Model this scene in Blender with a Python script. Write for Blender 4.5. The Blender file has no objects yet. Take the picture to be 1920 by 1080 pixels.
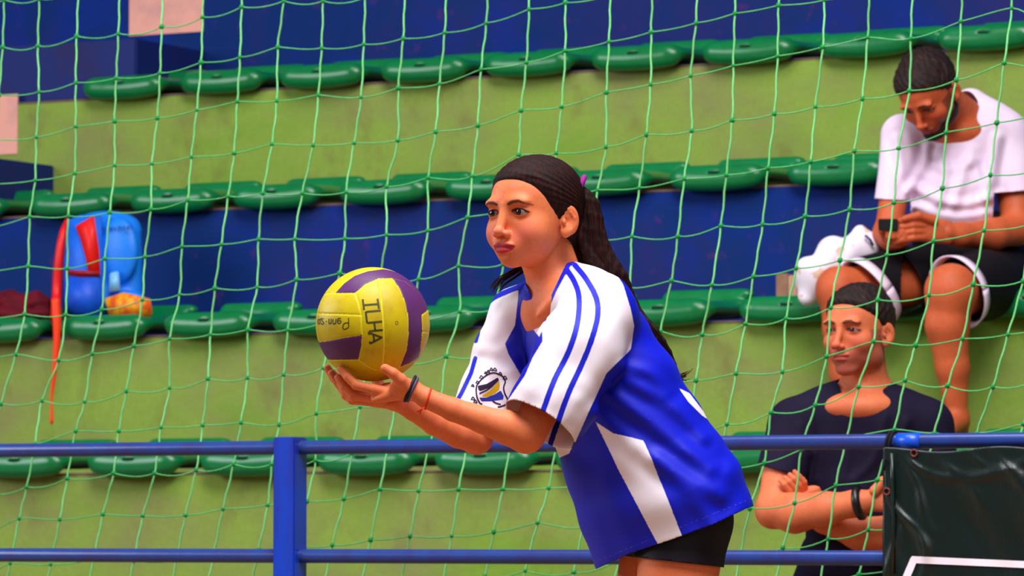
import bpy, bmesh, math, random
import numpy as np
from mathutils import Vector, Matrix
from mathutils.bvhtree import BVHTree
random.seed(7); RNG = np.random.RandomState(7)
F32 = np.float32
sc = bpy.context.scene
COL = sc.collection

# ---------------------------------------------------------------- camera
FPX = 8000.0; HOR = 990.0; CAMZ = 0.95
PITCH = math.atan((HOR - 540.0) / FPX)
TH = math.atan(FPX / 15000.0)            # the stand is turned this much against the lens
CA, SA = math.cos(PITCH), math.sin(PITCH)
cam = bpy.data.cameras.new('camera'); camo = bpy.data.objects.new('camera', cam); COL.objects.link(camo)
cam.sensor_width = 36.0; cam.lens = FPX / 1920.0 * 36.0
cam.clip_start = 0.1; cam.clip_end = 200
camo.location = (0, 0, CAMZ); camo.rotation_euler = (math.pi / 2 + PITCH, 0, 0)
cam.dof.use_dof = True; cam.dof.focus_distance = 7.9; cam.dof.aperture_fstop = 13.0
sc.camera = camo
sc.view_settings.view_transform = 'Standard'; sc.view_settings.look = 'None'
sc.view_settings.gamma = 1.0; sc.view_settings.use_curve_mapping = False
sc.view_settings.exposure = 0.12

def area(name, loc, target, sx, sy, power, col):
    l = bpy.data.lights.new(name, 'AREA'); l.shape = 'RECTANGLE'; l.size = sx; l.size_y = sy
    l.energy = power; l.color = col
    o = bpy.data.objects.new(name, l); COL.objects.link(o); o.location = loc
    o.rotation_euler = (Vector(target) - Vector(loc)).to_track_quat('-Z', 'Y').to_euler()
    return o
area('roof_light', (0.6, 5.6, 7.5), (0.4, 8.6, 0.6), 4.0, 3.0, 760, (1.0, 0.97, 1.0))
area('roof_light_over_stand', (-1.0, 9.5, 8.5), (0.6, 14.0, 1), 5, 3, 360, (1.0, 0.98, 0.98))
area('side_window', (-8.5, 10.6, 4.2), (0, 10.4, 1.6), 5, 3, 400, (0.90, 0.92, 1.0))
area('front_opening', (2.0, -5.0, 6.5), (0.5, 9.0, 1.4), 9, 5, 190, (1.0, 0.92, 0.96))
w = bpy.data.worlds.new('hall'); sc.world = w; w.use_nodes = True
w.node_tree.nodes['Background'].inputs[0].default_value = (0.66, 0.64, 0.70, 1)
w.node_tree.nodes['Background'].inputs[1].default_value = 0.12

# ---------------------------------------------------------------- coordinates
def PX(px, py, d):
    xr = (px - 960.0) / FPX * d; yu = (540.0 - py) / FPX * d
    return np.array([xr, d * CA - yu * SA, CAMZ + d * SA + yu * CA])
def proj(V):
    V = np.asarray(V, float); x = V[:, 0]; y = V[:, 1]; z = V[:, 2] - CAMZ
    d = y * CA + z * SA; u = -y * SA + z * CA
    return np.stack([960 + FPX * x / d, 540 - FPX * u / d], 1)
CT, ST = math.cos(TH), math.sin(TH)
def S2W(p):                               # stand coordinates (along row, into stand, up) to world
    p = np.asarray(p, float); q = p.copy()
    q[..., 0] = p[..., 0] * CT + p[..., 1] * ST
    q[..., 1] = -p[..., 0] * ST + p[..., 1] * CT
    return q
def on_plane(px, py, Y):                  # point of the stand-parallel plane at Y seen at a pixel, in stand coordinates
    a = PX(px, py, 1.0) - np.array([0, 0, CAMZ])
    n = a[0] * ST + a[1] * CT
    t = Y / n
    p = np.array([0, 0, CAMZ]) + a * t
    return np.array([p[0] * CT - p[1] * ST, Y, p[2]])

# ---------------------------------------------------------------- materials
def srgb(r, g, b):
    def f(c):
        c /= 255.0
        return c / 12.92 if c <= 0.04045 else ((c + 0.055) / 1.055) ** 2.4
    return (f(r), f(g), f(b), 1.0)
class M:
    def __init__(s, name, col, rough=0.6, spec=0.4, metal=0.0):
        s.m = bpy.data.materials.new(name); s.m.use_nodes = True
        s.nt = s.m.node_tree; s.b = s.nt.nodes['Principled BSDF']
        s.b.inputs['Base Color'].default_value = col
        s.b.inputs['Roughness'].default_value = rough
        s.b.inputs['Specular IOR Level'].default_value = spec
        s.b.inputs['Metallic'].default_value = metal
        s.col = None; s.base = col; s.coord = None
    def n(s, t, **kw):
        x = s.nt.nodes.new(t)
        for k, v in kw.items(): setattr(x, k, v)
        return x
    def l(s, a, b): s.nt.links.new(a, b)
    def src(s):
        if s.col is None:
            r = s.n('ShaderNodeRGB'); r.outputs[0].default_value = s.base; s.col = r.outputs[0]
        return s.col
    def noise(s, scale, detail=4, rough=0.6, stretch=None):
        if s.coord is None: s.coord = s.n('ShaderNodeTexCoord').outputs['Object']
        c = s.coord
        if stretch is not None:
            mp = s.n('ShaderNodeMapping'); mp.inputs['Scale'].default_value = stretch; s.l(c, mp.inputs[0]); c = mp.outputs[0]
        nz = s.n('ShaderNodeTexNoise'); nz.inputs['Scale'].default_value = scale
        nz.inputs['Detail'].default_value = detail; nz.inputs['Roughness'].default_value = rough
        s.l(c, nz.inputs['Vector']); return nz.outputs[0]
    def mix(s, fac, col):
        mx = s.n('ShaderNodeMix', data_type='RGBA')
        s.l(fac, mx.inputs[0]) if not isinstance(fac, float) else setattr(mx.inputs[0], 'default_value', fac)
        s.l(s.src(), mx.inputs[6]); mx.inputs[7].default_value = col; s.col = mx.outputs[2]; return s
    def ramp(s, v, lo, hi, amt=1.0):
        r = s.n('ShaderNodeMapRange'); s.l(v, r.inputs[0]); r.inputs[1].default_value = lo; r.inputs[2].default_value = hi
        r.inputs[4].default_value = amt; return r.outputs[0]
    def stain(s, scale, lo, hi, col, amt=1.0, stretch=None, detail=4):
        return s.mix(s.ramp(s.noise(scale, detail, stretch=stretch), lo, hi, amt), col)
    def attr(s, name, col, lo=-0.5, hi=0.5, amt=1.0):
        a = s.n('ShaderNodeAttribute', attribute_name=name)
        return s.mix(s.ramp(a.outputs['Fac'], lo, hi, amt), col)
    def bump(s, scale, dist=0.002, strength=0.5, stretch=None, detail=4):
        b = s.n('ShaderNodeBump'); b.inputs['Strength'].default_value = strength; b.inputs['Distance'].default_value = dist
        s.l(s.noise(scale, detail, stretch=stretch), b.inputs['Height']); s.l(b.outputs[0], s.b.inputs['Normal']); return s
    def sss(s, w, rad=(0.012, 0.005, 0.003)):
        s.b.inputs['Subsurface Weight'].default_value = w; s.b.inputs['Subsurface Radius'].default_value = rad
        s.b.inputs['Subsurface Scale'].default_value = 1.0; return s
    def done(s):
        if s.col is not None: s.l(s.col, s.b.inputs['Base Color'])
        return s.m

# ---------------------------------------------------------------- object helpers
def mesh_np(name, V, Fq, smooth=True):
    """V (n,3), Fq list of arrays of faces (each (m,k))"""
    if not isinstance(Fq, (list, tuple)): Fq = [Fq]
    Fq = [np.asarray(f, np.int32) for f in Fq if len(f)]
    me = bpy.data.meshes.new(name)
    V = np.asarray(V, F32); me.vertices.add(len(V)); me.vertices.foreach_set('co', V.ravel())
    loops = np.concatenate([f.ravel() for f in Fq]); sizes = np.concatenate([np.full(len(f), f.shape[1], np.int32) for f in Fq])
    starts = np.concatenate([[0], np.cumsum(sizes)[:-1]]).astype(np.int32)
    me.loops.add(len(loops)); me.loops.foreach_set('vertex_index', loops.astype(np.int32))
    me.polygons.add(len(sizes)); me.polygons.foreach_set('loop_start', starts)
    me.polygons.foreach_set('use_smooth', np.full(len(sizes), smooth))
    me.update(calc_edges=True); me.validate()
    return me
def put_attr(me, name, arr):
    a = me.attributes.new(name, 'FLOAT', 'POINT'); a.data.foreach_set('value', np.asarray(arr, F32))
def root(name, label, cat, loc=(0, 0, 0), rz=0.0, group=None):
    o = bpy.data.objects.new(name, None); COL.objects.link(o); o.location = tuple(loc); o.rotation_euler = (0, 0, rz)
    o['label'] = label; o['category'] = cat
    if group: o['group'] = group
    o.empty_display_size = 0.1
    return o
def link(name, me, mat=None, parent=None, label=None, cat=None, group=None, kind=None, loc=None, rz=None):
    o = bpy.data.objects.new(name, me); COL.objects.link(o)
    if mat is not None:
        for mm in (mat if isinstance(mat, (list, tuple)) else [mat]): me.materials.append(mm)
    if parent is not None: o.parent = parent
    if loc is not None: o.location = tuple(loc)
    if rz is not None: o.rotation_euler = (0, 0, rz)
    if label: o['label'] = label
    if cat: o['category'] = cat
    if group: o['group'] = group
    if kind: o['kind'] = kind
    return o
def child_np(name, V, Fq, mat, parent, smooth=True, label=None, **kw):
    """V in world coordinates; parent is a root without rotation"""
    off = np.array(parent.location) if parent is not None and parent.parent is None else np.zeros(3)
    if parent is not None and parent.parent is not None: off = np.array(parent.parent.location) + np.array(parent.location)
    return link(name, mesh_np(name, np.asarray(V) - off, Fq, smooth), mat, parent, label, **kw)
class MB:
    """collects simple shapes into one mesh"""
    def __init__(s): s.V = []; s.F = {}; s.n = 0
    def add(s, V, F):
        V = np.asarray(V, float); F = np.asarray(F, int) + s.n
        s.V.append(V); s.F.setdefault(F.shape[1], []).append(F); s.n += len(V); return s
    def box(s, lo, hi, bev=0.0):
        x0, y0, z0 = lo; x1, y1, z1 = hi
        if bev <= 0:
            V = [(x0,y0,z0),(x1,y0,z0),(x1,y1,z0),(x0,y1,z0),(x0,y0,z1),(x1,y0,z1),(x1,y1,z1),(x0,y1,z1)]
            return s.add(V, [(0,3,2,1),(4,5,6,7),(0,1,5,4),(1,2,6,5),(2,3,7,6),(3,0,4,7)])
        bm = bmesh.new(); bmesh.ops.create_cube(bm, size=1.0)
        for v in bm.verts: v.co = Vector(((x0+x1)/2 + v.co.x*(x1-x0), (y0+y1)/2 + v.co.y*(y1-y0), (z0+z1)/2 + v.co.z*(z1-z0)))
        bmesh.ops.bevel(bm, geom=bm.edges[:], offset=bev, segments=2, affect='EDGES')
        bmesh.ops.triangulate(bm, faces=bm.faces[:])
        V = [tuple(v.co) for v in bm.verts]; F = [[v.index for v in f.verts] for f in bm.faces]; bm.free()
        return s.add(V, F)
    def tube(s, pts, r, sides=8, cap=True):
        V, F, T = tube(pts, r, sides); s.add(V, F)
        if cap: s.F.setdefault(3, []).append(T + (s.n - len(V)))
        return s
    def mesh(s, name, smooth=False): return mesh_np(name, np.concatenate(s.V), [np.concatenate(f) for f in s.F.values()], smooth)
def tube(pts, r, sides=8):
    P = np.asarray(pts, float); n = len(P); r = np.broadcast_to(np.asarray(r, float), (n,))
    T = np.gradient(P, axis=0); T /= np.linalg.norm(T, axis=1)[:, None] + 1e-12
    up = np.array([0.13, 0.31, 0.94]); 
    if abs(T[0] @ up) > 0.9: up = np.array([0.95, 0.2, 0.1])
    N = np.zeros_like(P); v = up - T[0] * (up @ T[0]); v /= np.linalg.norm(v)
    for i in range(n):
        v = v - T[i] * (v @ T[i]); v /= np.linalg.norm(v) + 1e-12; N[i] = v
    B = np.cross(T, N); a = np.arange(sides) / sides * 2 * np.pi
    V = P[:, None] + r[:, None, None] * (np.cos(a)[None, :, None] * N[:, None] + np.sin(a)[None, :, None] * B[:, None])
    V = V.reshape(-1, 3); i = np.arange(n - 1)[:, None] * sides; j = np.arange(sides)[None]; j2 = (j + 1) % sides
    F = np.stack([i + j, i + j2, i + sides + j2, i + sides + j], -1).reshape(-1, 4)
    t = [(0, k + 1, k) for k in range(1, sides - 1)] + [((n-1)*sides, (n-1)*sides + k, (n-1)*sides + k + 1) for k in range(1, sides - 1)]
    return V, F, np.array(t)
def spline(pts, m=6):
    P = np.asarray(pts, float); 
    if len(P) < 3: 
        t = np.linspace(0, 1, m + 1)[:, None]; return P[0] * (1 - t) + P[-1] * t
    Q = np.vstack([2 * P[0] - P[1], P, 2 * P[-1] - P[-2]]); out = []
    for i in range(1, len(Q) - 2):
        t = (np.arange(m) / m)[:, None]; a, b, c, d = Q[i-1], Q[i], Q[i+1], Q[i+2]
        out.append(0.5 * ((2*b) + (-a + c)*t + (2*a - 5*b + 4*c - d)*t**2 + (-a + 3*b - 3*c + d)*t**3))
    out.append(P[-1:]); return np.vstack(out)

# ---------------------------------------------------------------- smooth solids (implicit fields meshed with surface nets)
class Field:
    def __init__(s, lo, hi, h):
        s.lo = np.asarray(lo, float); s.h = h; s.n = np.ceil((np.asarray(hi) - s.lo) / h).astype(int) + 1
        s.f = np.full(s.n, 0.5, F32)
        s.ax = [(s.lo[i] + h * np.arange(s.n[i])).astype(F32) for i in range(3)]
    def sl(s, lo, hi, m):
        r = []
        for i in range(3):
            a = int(max(0, math.floor((lo[i] - m - s.lo[i]) / s.h))); b = int(min(s.n[i], math.ceil((hi[i] + m - s.lo[i]) / s.h) + 1))
            if b <= a: return None
            r.append(slice(a, b))
        return tuple(r)
    def grid(s, q): return (s.ax[0][q[0]][:, None, None], s.ax[1][q[1]][None, :, None], s.ax[2][q[2]][None, None, :])
    def op(s, q, d, k, mode):
        a = s.f[q]
        if mode == 'add':
            h = np.clip(0.5 + 0.5 * (a - d) / k, 0, 1); s.f[q] = a + (d - a) * h - k * h * (1 - h)
        else:
            b = -d; h = np.clip(0.5 + 0.5 * (b - a) / k, 0, 1); s.f[q] = a + (b - a) * h + k * h * (1 - h)
    def marg(s, k): return max(2.5 * k, 4 * s.h) if True else 0
    def ell(s, c, r, k=0.01, R=None, mode='add'):
        c = np.asarray(c, float); r = np.asarray(r, float) * np.ones(3); R_ = np.eye(3) if R is None else np.asarray(R)
        e = np.sqrt(((R_ * r[None, :]) ** 2).sum(1)) if R is not None else r
        q = s.sl(c - e, c + e, s.marg(k))
        if q is None: return s
        X, Y, Z = s.grid(q); X = X - F32(c[0]); Y = Y - F32(c[1]); Z = Z - F32(c[2])
        if R is not None:
            u = [X * F32(R_[0, i]) + Y * F32(R_[1, i]) + Z * F32(R_[2, i]) for i in range(3)]
        else: u = [X, Y, Z]
        k0 = np.sqrt((u[0] / F32(r[0]))**2 + (u[1] / F32(r[1]))**2 + (u[2] / F32(r[2]))**2)
        k1 = np.sqrt((u[0] / F32(r[0]**2))**2 + (u[1] / F32(r[1]**2))**2 + (u[2] / F32(r[2]**2))**2)
        s.op(q, k0 * (k0 - 1) / (k1 + 1e-6), k, mode); return s
    def cap(s, a, b, ra, rb=None, k=0.01, mode='add'):
        rb = ra if rb is None else rb
        a = np.asarray(a, float); b = np.asarray(b, float); m = max(ra, rb)
        q = s.sl(np.minimum(a, b) - m, np.maximum(a, b) + m, s.marg(k))
        if q is None: return s
        X, Y, Z = s.grid(q); X = X - F32(a[0]); Y = Y - F32(a[1]); Z = Z - F32(a[2]); d = (b - a)
        t = np.clip((X * F32(d[0]) + Y * F32(d[1]) + Z * F32(d[2])) / F32(d @ d + 1e-12), 0, 1)
        s.op(q, np.sqrt((X - t*F32(d[0]))**2 + (Y - t*F32(d[1]))**2 + (Z - t*F32(d[2]))**2) - (F32(ra) + t * F32(rb - ra)), k, mode); return s
    def chain(s, pts, rs, k=0.004, mode='add'):
        for i in range(len(pts) - 1): s.cap(pts[i], pts[i+1], rs[i], rs[i+1], k, mode)
        return s
    def ecap(s, a, b, ra, rb, L, k=0.02, mode='add', endc=None):
        """elliptic tapered capsule; ra, rb = (half size along L, half size across)"""
        a = np.asarray(a, float); b = np.asarray(b, float); d = b - a; ln = np.linalg.norm(d); w_ = d / ln
        L = np.asarray(L, float); L = L - w_ * (L @ w_); L /= np.linalg.norm(L); S = np.cross(w_, L)
        m = max(*ra, *rb); q = s.sl(np.minimum(a, b) - m, np.maximum(a, b) + m, s.marg(k))
        if q is None: return s
        X, Y, Z = s.grid(q); X = X - F32(a[0]); Y = Y - F32(a[1]); Z = Z - F32(a[2])
        dt = lambda v: X * F32(v[0]) + Y * F32(v[1]) + Z * F32(v[2])
        z = dt(w_); t = np.clip(z / F32(ln), 0, 1); e = z - t * F32(ln)
        A = F32(ra[0]) + t * F32(rb[0] - ra[0]); B = F32(ra[1]) + t * F32(rb[1] - ra[1]); Cc = np.minimum(A, B) if endc is None else F32(endc)
        s.op(q, (np.sqrt((dt(L) / A)**2 + (dt(S) / B)**2 + (e / Cc)**2) - 1) * np.minimum(A, B), k, mode); return s
    def shell_disp(s, fn, band=0.02):
        """add a displacement fn(points)->metres in a narrow band around the surface (positive pushes outwards)"""
        m = np.abs(s.f) < band; idx = np.argwhere(m); P = s.lo + idx * s.h
        s.f[m] -= fn(P).astype(F32); return s
    def mesh(s):
        f = s.f; ins = f < 0; h = s.h
        c = np.zeros(tuple(np.array(f.shape) - 1), np.int8)
        for a in (0, 1):
            for b in (0, 1):
                for g in (0, 1):
                    c += ins[a:f.shape[0]-1+a, b:f.shape[1]-1+b, g:f.shape[2]-1+g]
        m = (c > 0) & (c < 8); idx = np.argwhere(m); vid = np.full(m.shape, -1, np.int32); vid[m] = np.arange(len(idx))
        cr = [(a, b, g) for a in (0, 1) for b in (0, 1) for g in (0, 1)]
        fv = {o: f[idx[:, 0]+o[0], idx[:, 1]+o[1], idx[:, 2]+o[2]] for o in cr}
        acc = np.zeros((len(idx), 3)); cnt = np.zeros(len(idx))
        for o in cr:
            for ax in range(3):
                if o[ax] == 0:
                    p = list(o); p[ax] = 1; p = tuple(p); A = fv[o]; Bv = fv[p]; x = (A < 0) != (Bv < 0)
                    t = np.where(x, A / np.where(x, A - Bv, 1), 0)
                    for i in range(3): acc[:, i] += x * (o[i] + (t if i == ax else 0))
                    cnt += x
        V = s.lo + h * (idx + acc / cnt[:, None]); Fs = []
        for ax in range(3):
            o1, o2 = [i for i in range(3) if i != ax]
            A = ins; sA = [slice(None)] * 3; sB = [slice(None)] * 3; sA[ax] = slice(0, -1); sB[ax] = slice(1, None)
            for o in (o1, o2): sA[o] = slice(1, -1); sB[o] = slice(1, -1)
            a_, b_ = A[tuple(sA)], A[tuple(sB)]; d = np.argwhere(a_ != b_)
            if not len(d): continue
            sg = a_[d[:, 0], d[:, 1], d[:, 2]]; d = d.copy(); d[:, o1] += 1; d[:, o2] += 1
            def cell(i, j):
                e = d.copy(); e[:, o1] -= i; e[:, o2] -= j; return vid[e[:, 0], e[:, 1], e[:, 2]]
            q = np.stack([cell(1, 1), cell(0, 1), cell(0, 0), cell(1, 0)], 1)
            flip = sg if ax != 1 else ~sg
            q[~flip] = q[~flip][:, ::-1]; Fs.append(q)
        return V, np.concatenate(Fs)
def clip_mesh(V, F, sd, attrs=None):
    """keep the part where sd>0, cut cleanly"""
    F = np.asarray(F)
    if F.shape[1] == 4: F = np.concatenate([F[:, [0, 1, 2]], F[:, [0, 2, 3]]])
    s = sd[F] > 0; n = s.sum(1); keep = F[n == 3]; V = list(map(tuple, V)); cache = {}; out = []
    A = {k: list(v) for k, v in (attrs or {}).items()}
    def cut(a, b):
        key = (a, b) if a < b else (b, a)
        if key not in cache:
            t = sd[key[0]] / (sd[key[0]] - sd[key[1]]); p, q = np.array(V[key[0]]), np.array(V[key[1]])
            V.append(tuple(p + (q - p) * t)); cache[key] = len(V) - 1
            for k in A: A[k].append(A[k][key[0]] + (A[k][key[1]] - A[k][key[0]]) * t)
        return cache[key]
    for f, g in zip(F[(n == 1) | (n == 2)], s[(n == 1) | (n == 2)]):
        f = list(map(int, f)); g = list(g)
        if sum(g) == 1:
            i = g.index(True); a, b, c = f[i], f[(i+1) % 3], f[(i+2) % 3]; out.append((a, cut(a, b), cut(a, c)))
        else:
            i = g.index(False); a, b, c = f[i], f[(i+1) % 3], f[(i+2) % 3]; p, q = cut(a, b), cut(a, c); out += [(p, b, c), (p, c, q)]
    Fn = np.concatenate([keep, np.array(out, int).reshape(-1, 3)]); V = np.array(V)
    u, inv = np.unique(Fn, return_inverse=True)
    return V[u], inv.reshape(-1, 3), {k: np.array(v)[u] for k, v in A.items()}
def sd_poly(P, poly):
    """signed distance to polygon, positive inside"""
    P = np.asarray(P, float); G = np.asarray(poly, float); best = np.full(len(P), 1e9); ins = np.zeros(len(P), bool)
    for i in range(len(G)):
        a = G[i]; b = G[(i + 1) % len(G)]; d = b - a; t = np.clip(((P - a) @ d) / (d @ d + 1e-12), 0, 1)
        best = np.minimum(best, np.hypot(*(P - a - t[:, None] * d).T))
        c = (a[1] > P[:, 1]) != (b[1] > P[:, 1]); ins ^= c & (P[:, 0] < (b[0]-a[0]) * (P[:, 1]-a[1]) / ((b[1]-a[1]) if b[1] != a[1] else 1e-12) + a[0])
    return np.where(ins, best, -best)
def d_line(P, line):
    P = np.asarray(P, float); G = np.asarray(line, float); best = np.full(len(P), 1e9)
    for i in range(len(G) - 1):
        a = G[i]; b = G[i+1]; d = b - a; t = np.clip(((P - a) @ d) / (d @ d + 1e-12), 0, 1)
        best = np.minimum(best, np.linalg.norm(P - a - t[:, None] * d, axis=1))
    return best
def smooth_mod(o, th=None, it=0):
    if th: 
        m = o.modifiers.new('thick', 'SOLIDIFY'); m.thickness = th; m.offset = 0
    if it:
        m = o.modifiers.new('soft', 'SMOOTH'); m.factor = 0.5; m.iterations = it
    return o

# ================================================================ THE SETTING
BLUE = srgb(12, 48, 132); GREEN = srgb(128, 160, 52); DIRT = srgb(112, 92, 58)
def wall_green():
    m = M('green_paint', srgb(134, 162, 66), 0.75, 0.2)
    m.stain(2.2, 0.42, 0.68, srgb(132, 128, 84), 0.75, (1, 1, 1.5)); m.stain(5.5, 0.55, 0.78, DIRT, 0.75, (1, 1, .8), 6)
    m.stain(1.3, 0.5, 0.65, srgb(108, 156, 36), 0.6, (1, 1, 2)); m.stain(60, 0.35, 0.8, srgb(112, 128, 52), 0.35)
    return m.bump(90, 0.003, 0.35).done()
def wall_blue():
    m = M('blue_paint', srgb(4, 42, 106), 0.75, 0.15)
    m.stain(1.9, 0.44, 0.7, srgb(44, 36, 104), 0.85, (1, 1, .8)); m.stain(14, 0.62, 0.74, srgb(84, 40, 110), 0.6, (1, 1, 1), 5)
    m.stain(3, 0.5, 0.62, srgb(6, 40, 134), 0.6)
    return m.bump(80, 0.003, 0.3).done()
MG, MBL = wall_green(), wall_blue()
MPE = M('peach_paint', srgb(236, 168, 150), 0.7, 0.3).stain(7, 0.5, 0.75, srgb(180, 140, 140), 0.6).bump(60, .002, .3).done()
MNV = M('navy_paint', srgb(16, 34, 104), 0.65, 0.3).stain(4, 0.5, 0.7, srgb(36, 26, 76), 0.6).bump(60, .002, .3).done()
MCO = M('concrete_edge', srgb(116, 92, 84), 0.8, 0.2).stain(9, 0.45, 0.7, srgb(110, 96, 92), 0.8).bump(60, .003, .5).done()
ROWY = {1: 13.95, 2: 13.413, 3: 12.877, 4: 12.34, 5: 11.80, 6: 11.27}
ROWZ = {1: 2.635, 2: 2.135, 3: 1.64, 4: 1.14, 5: 0.64, 6: 0.14}
XL, XR = -18.0, 3.5                     # extent along the row, stand coordinates
def stand_obj(name, mb, mat, **kw):
    me = mb.mesh(name); return link(name, me, mat, rz=-TH, **kw)
paint = {1: MG, 2: MBL, 3: MG, 4: MG, 5: MG, 6: MG}
for r in (1, 2, 3, 4, 5, 6):
    # solid concrete step: riser face (painted) with bare nosing and tread
    y0 = ROWY[r]; z = ROWZ[r]; zb = ROWZ.get(r + 1, 0.0); yb = ROWY.get(r - 1, 14.49)
    mb = MB().box((XL, y0, max(0, zb - 0.0)), (XR, yb + 0.3, z - 0.009))
    o = stand_obj('bleacher_step', mb, paint[r], kind='structure')
    o['label'] = {1: 'green painted riser under the topmost row of seats', 2: 'blue painted riser under the second row of seats', 3: 'green painted riser under the seats with the backpack',
                  4: 'green painted riser behind the blue railing', 5: 'green low step behind the railing', 6: 'lowest green step'}[r]
    t = MB().box((XL, y0 - 0.002, z - 0.010), (XR, yb + 0.02, z), 0.003)
    link('tread', t.mesh('tread'), MCO, o)
mb = MB().box((XL, 14.49, 2.635), (XR, 15.3, 3.14)); stand_obj('wall_upper', mb, MBL, kind='structure', label='dark blue painted riser above the top row of seats')
mb = MB().box((XL, 15.3, 0), (XR, 15.5, 7.5)); stand_obj('wall_back', mb, MBL, kind='structure', label='blue back wall above the stand')
fl = MB().box((-22, -10, -0.1), (16, 24, 0.0))
MFL = M('court_floor', srgb(150, 110, 74), 0.35, 0.4).stain(3, .4, .7, srgb(120, 84, 56), .7, (1, 8, 1)).bump(30, .001, .2).done()
link('floor', fl.mesh('floor'), MFL, kind='structure', label='wooden court floor')
# aisle: half-height blocks and peach painted strips on the risers
def sx(px, py, Y): return on_plane(px, py, Y)
def aisle_block(name, px_left, px_right, r, ptop, mats, label, yoff=0.0):
    Y = ROWY[r] + yoff; a = sx(px_left, ptop, Y); b = sx(px_right, ptop, Y)
    yb = ROWY[r - 1] if r > 1 else 14.49
    mb = MB().box((a[0], Y, ROWZ[r]), (b[0], yb, b[2]), 0.006)
    return stand_obj(name, mb, mats, kind='structure', label=label)
aisle_block('aisle_step', -260, 255, 1, 72, MNV, 'navy half-height aisle step beside the top row of seats', 0.03)
aisle_block('aisle_step', -520, -38, 2, 292, MNV, 'navy half-height aisle step at the left of the second row', 0.03)
def strip(px0, px1, py0, py1, Y, name, label, mat=MPE):
    a = sx(px0, py1, Y); b = sx(px1, py0, Y)
    mb = MB().box((a[0], Y - 0.004, a[2]), (b[0], Y + 0.002, b[2]))
    return stand_obj(name, mb, mat, kind='structure', label=label)
strip(243, 382, -120, 68, 14.489, 'aisle_strip', 'peach painted strip of the aisle at the top left')
strip(-160, 34, 176, 298, ROWY[1], 'aisle_strip', 'peach painted strip of the aisle at the left of the upper green riser')

# ---------------------------------------------------------------- seats
MSE = M('green_plastic', srgb(4, 118, 62), 0.28, 0.5).stain(9, .45, .75, srgb(8, 96, 40), .6).stain(30, .55, .8, srgb(10, 140, 84), .35).bump(25, .002, .25).done()
MDK = M('recess_shade', srgb(6, 60, 34), 0.6, 0.3).done()  # darker seat green, painted shade of the grip notch
def seat_meshes():
    f = Field((-0.24, -0.12, -0.09), (0.24, 0.44, 0.20), 0.0055)
    f.ecap((-0.125, 0.0, 0.022), (0.125, 0.0, 0.022), (0.041, 0.036), (0.041, 0.036), (0, 0, 1), 0.008, endc=0.055)
    f.ell((0, 0.0, 0.006), (0.16, 0.034, 0.034), 0.02)
    f.ecap((-0.115, 0.03, 0.030), (-0.115, 0.30, 0.045), (0.07, 0.026), (0.07, 0.026), (1, 0, 0), 0.02)
    f.ecap((0.115, 0.03, 0.030), (0.115, 0.30, 0.045), (0.07, 0.026), (0.07, 0.026), (1, 0, 0), 0.02)
    f.ecap((0, 0.0, 0.026), (0, 0.32, 0.03), (0.14, 0.02), (0.14, 0.02), (1, 0, 0), 0.02)
    f.ecap((-0.125, 0.335, 0.062), (0.125, 0.335, 0.062), (0.050, 0.030), (0.050, 0.030), (0, 0, 1), 0.02, endc=0.04)
    f.ell((0.160, 0.335, 0.092), (0.024, 0.024, 0.016), 0.02)
    f.ell((0, 0.17, 0.115), (0.135, 0.135, 0.075), 0.02, mode='sub')
    f.ell((0, 0.14, -0.10), (0.15, 0.10, 0.09), 0.02, mode='sub')
    f.ell((0, -0.036, 0.036), (0.024, 0.008, 0.006), 0.004, mode='sub')
    return f.mesh()
sv, sf = seat_meshes()
sv = sv + np.array([0, -0.045, 0.012])
seat_me = mesh_np('seat_shell', sv, sf); seat_me.materials.append(MSE)
rec = MB().tube([(-.02, -.083, .047), (.02, -.083, .047)], .004, 6).mesh('grip_recess_shade'); rec.materials.append(MDK)  # dark bar set in the carved notch, its shade put into the colour
bolt = MB().tube([(0, 0.03, .036), (0, .03, .043)], .012, 8).mesh('mount_bolt'); bolt.materials.append(MCO)
SEATS = {1: [160, 342, 528, 718, 912, 1112, 1320, 1537, 1762], 2: [-138, 60, 248, 440, 640, 838, 1044, 1259, 1480, 1704],
         3: [-75, 118, 312, 515, 722, 935, 1152, 1390, 1612, 1838], 4: [-42, 169, 380, 600, 820, 1045, 1275, 1510, 1755]}
rowname = {1: 'topmost row', 2: 'second row from the top', 3: 'row with the backpack', 4: 'lowest row above the railing'}
what = {(1, 0): 'before the navy aisle step', (1, 8): 'above the bowed head', (2, 0): 'cut by the picture edge', (2, 9): 'behind the white t-shirt', (3, 1): 'with the blue backpack standing on it',
        (3, 0): 'with the maroon cloth on it', (3, 7): 'with the small tan carton on it', (3, 8): 'under the black shorts', (4, 4): 'under the outstretched elbow'}
ordn = ['first', 'second', 'third', 'fourth', 'fifth', 'sixth', 'seventh', 'eighth', 'ninth', 'tenth']
def seat_origin(r, px):
    y = ROWY[r]; zz = ROWZ[r]
    t = on_plane(px, 500, y - 0.045); t2 = on_plane(px, 500 + (t[2] - zz) * 560, y - 0.045)
    return t2[0] + 0.178, y, zz
for r in SEATS:
    for i, px in enumerate(SEATS[r]):
        x, y, z = seat_origin(r, px)
        lab = 'green plastic stadium seat, ' + (what.get((r, i)) and (what[(r, i)] + ', ' + rowname[r]) or (ordn[i] + ' from the left in the ' + rowname[r]))
        t = root('stadium_seat', lab, 'seat', S2W((x, y, z)), -TH, 'green stadium seats in the ' + rowname[r])
        o = link('seat_shell', seat_me, None, t); o = link('grip_recess_shade', rec, None, t)

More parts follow.
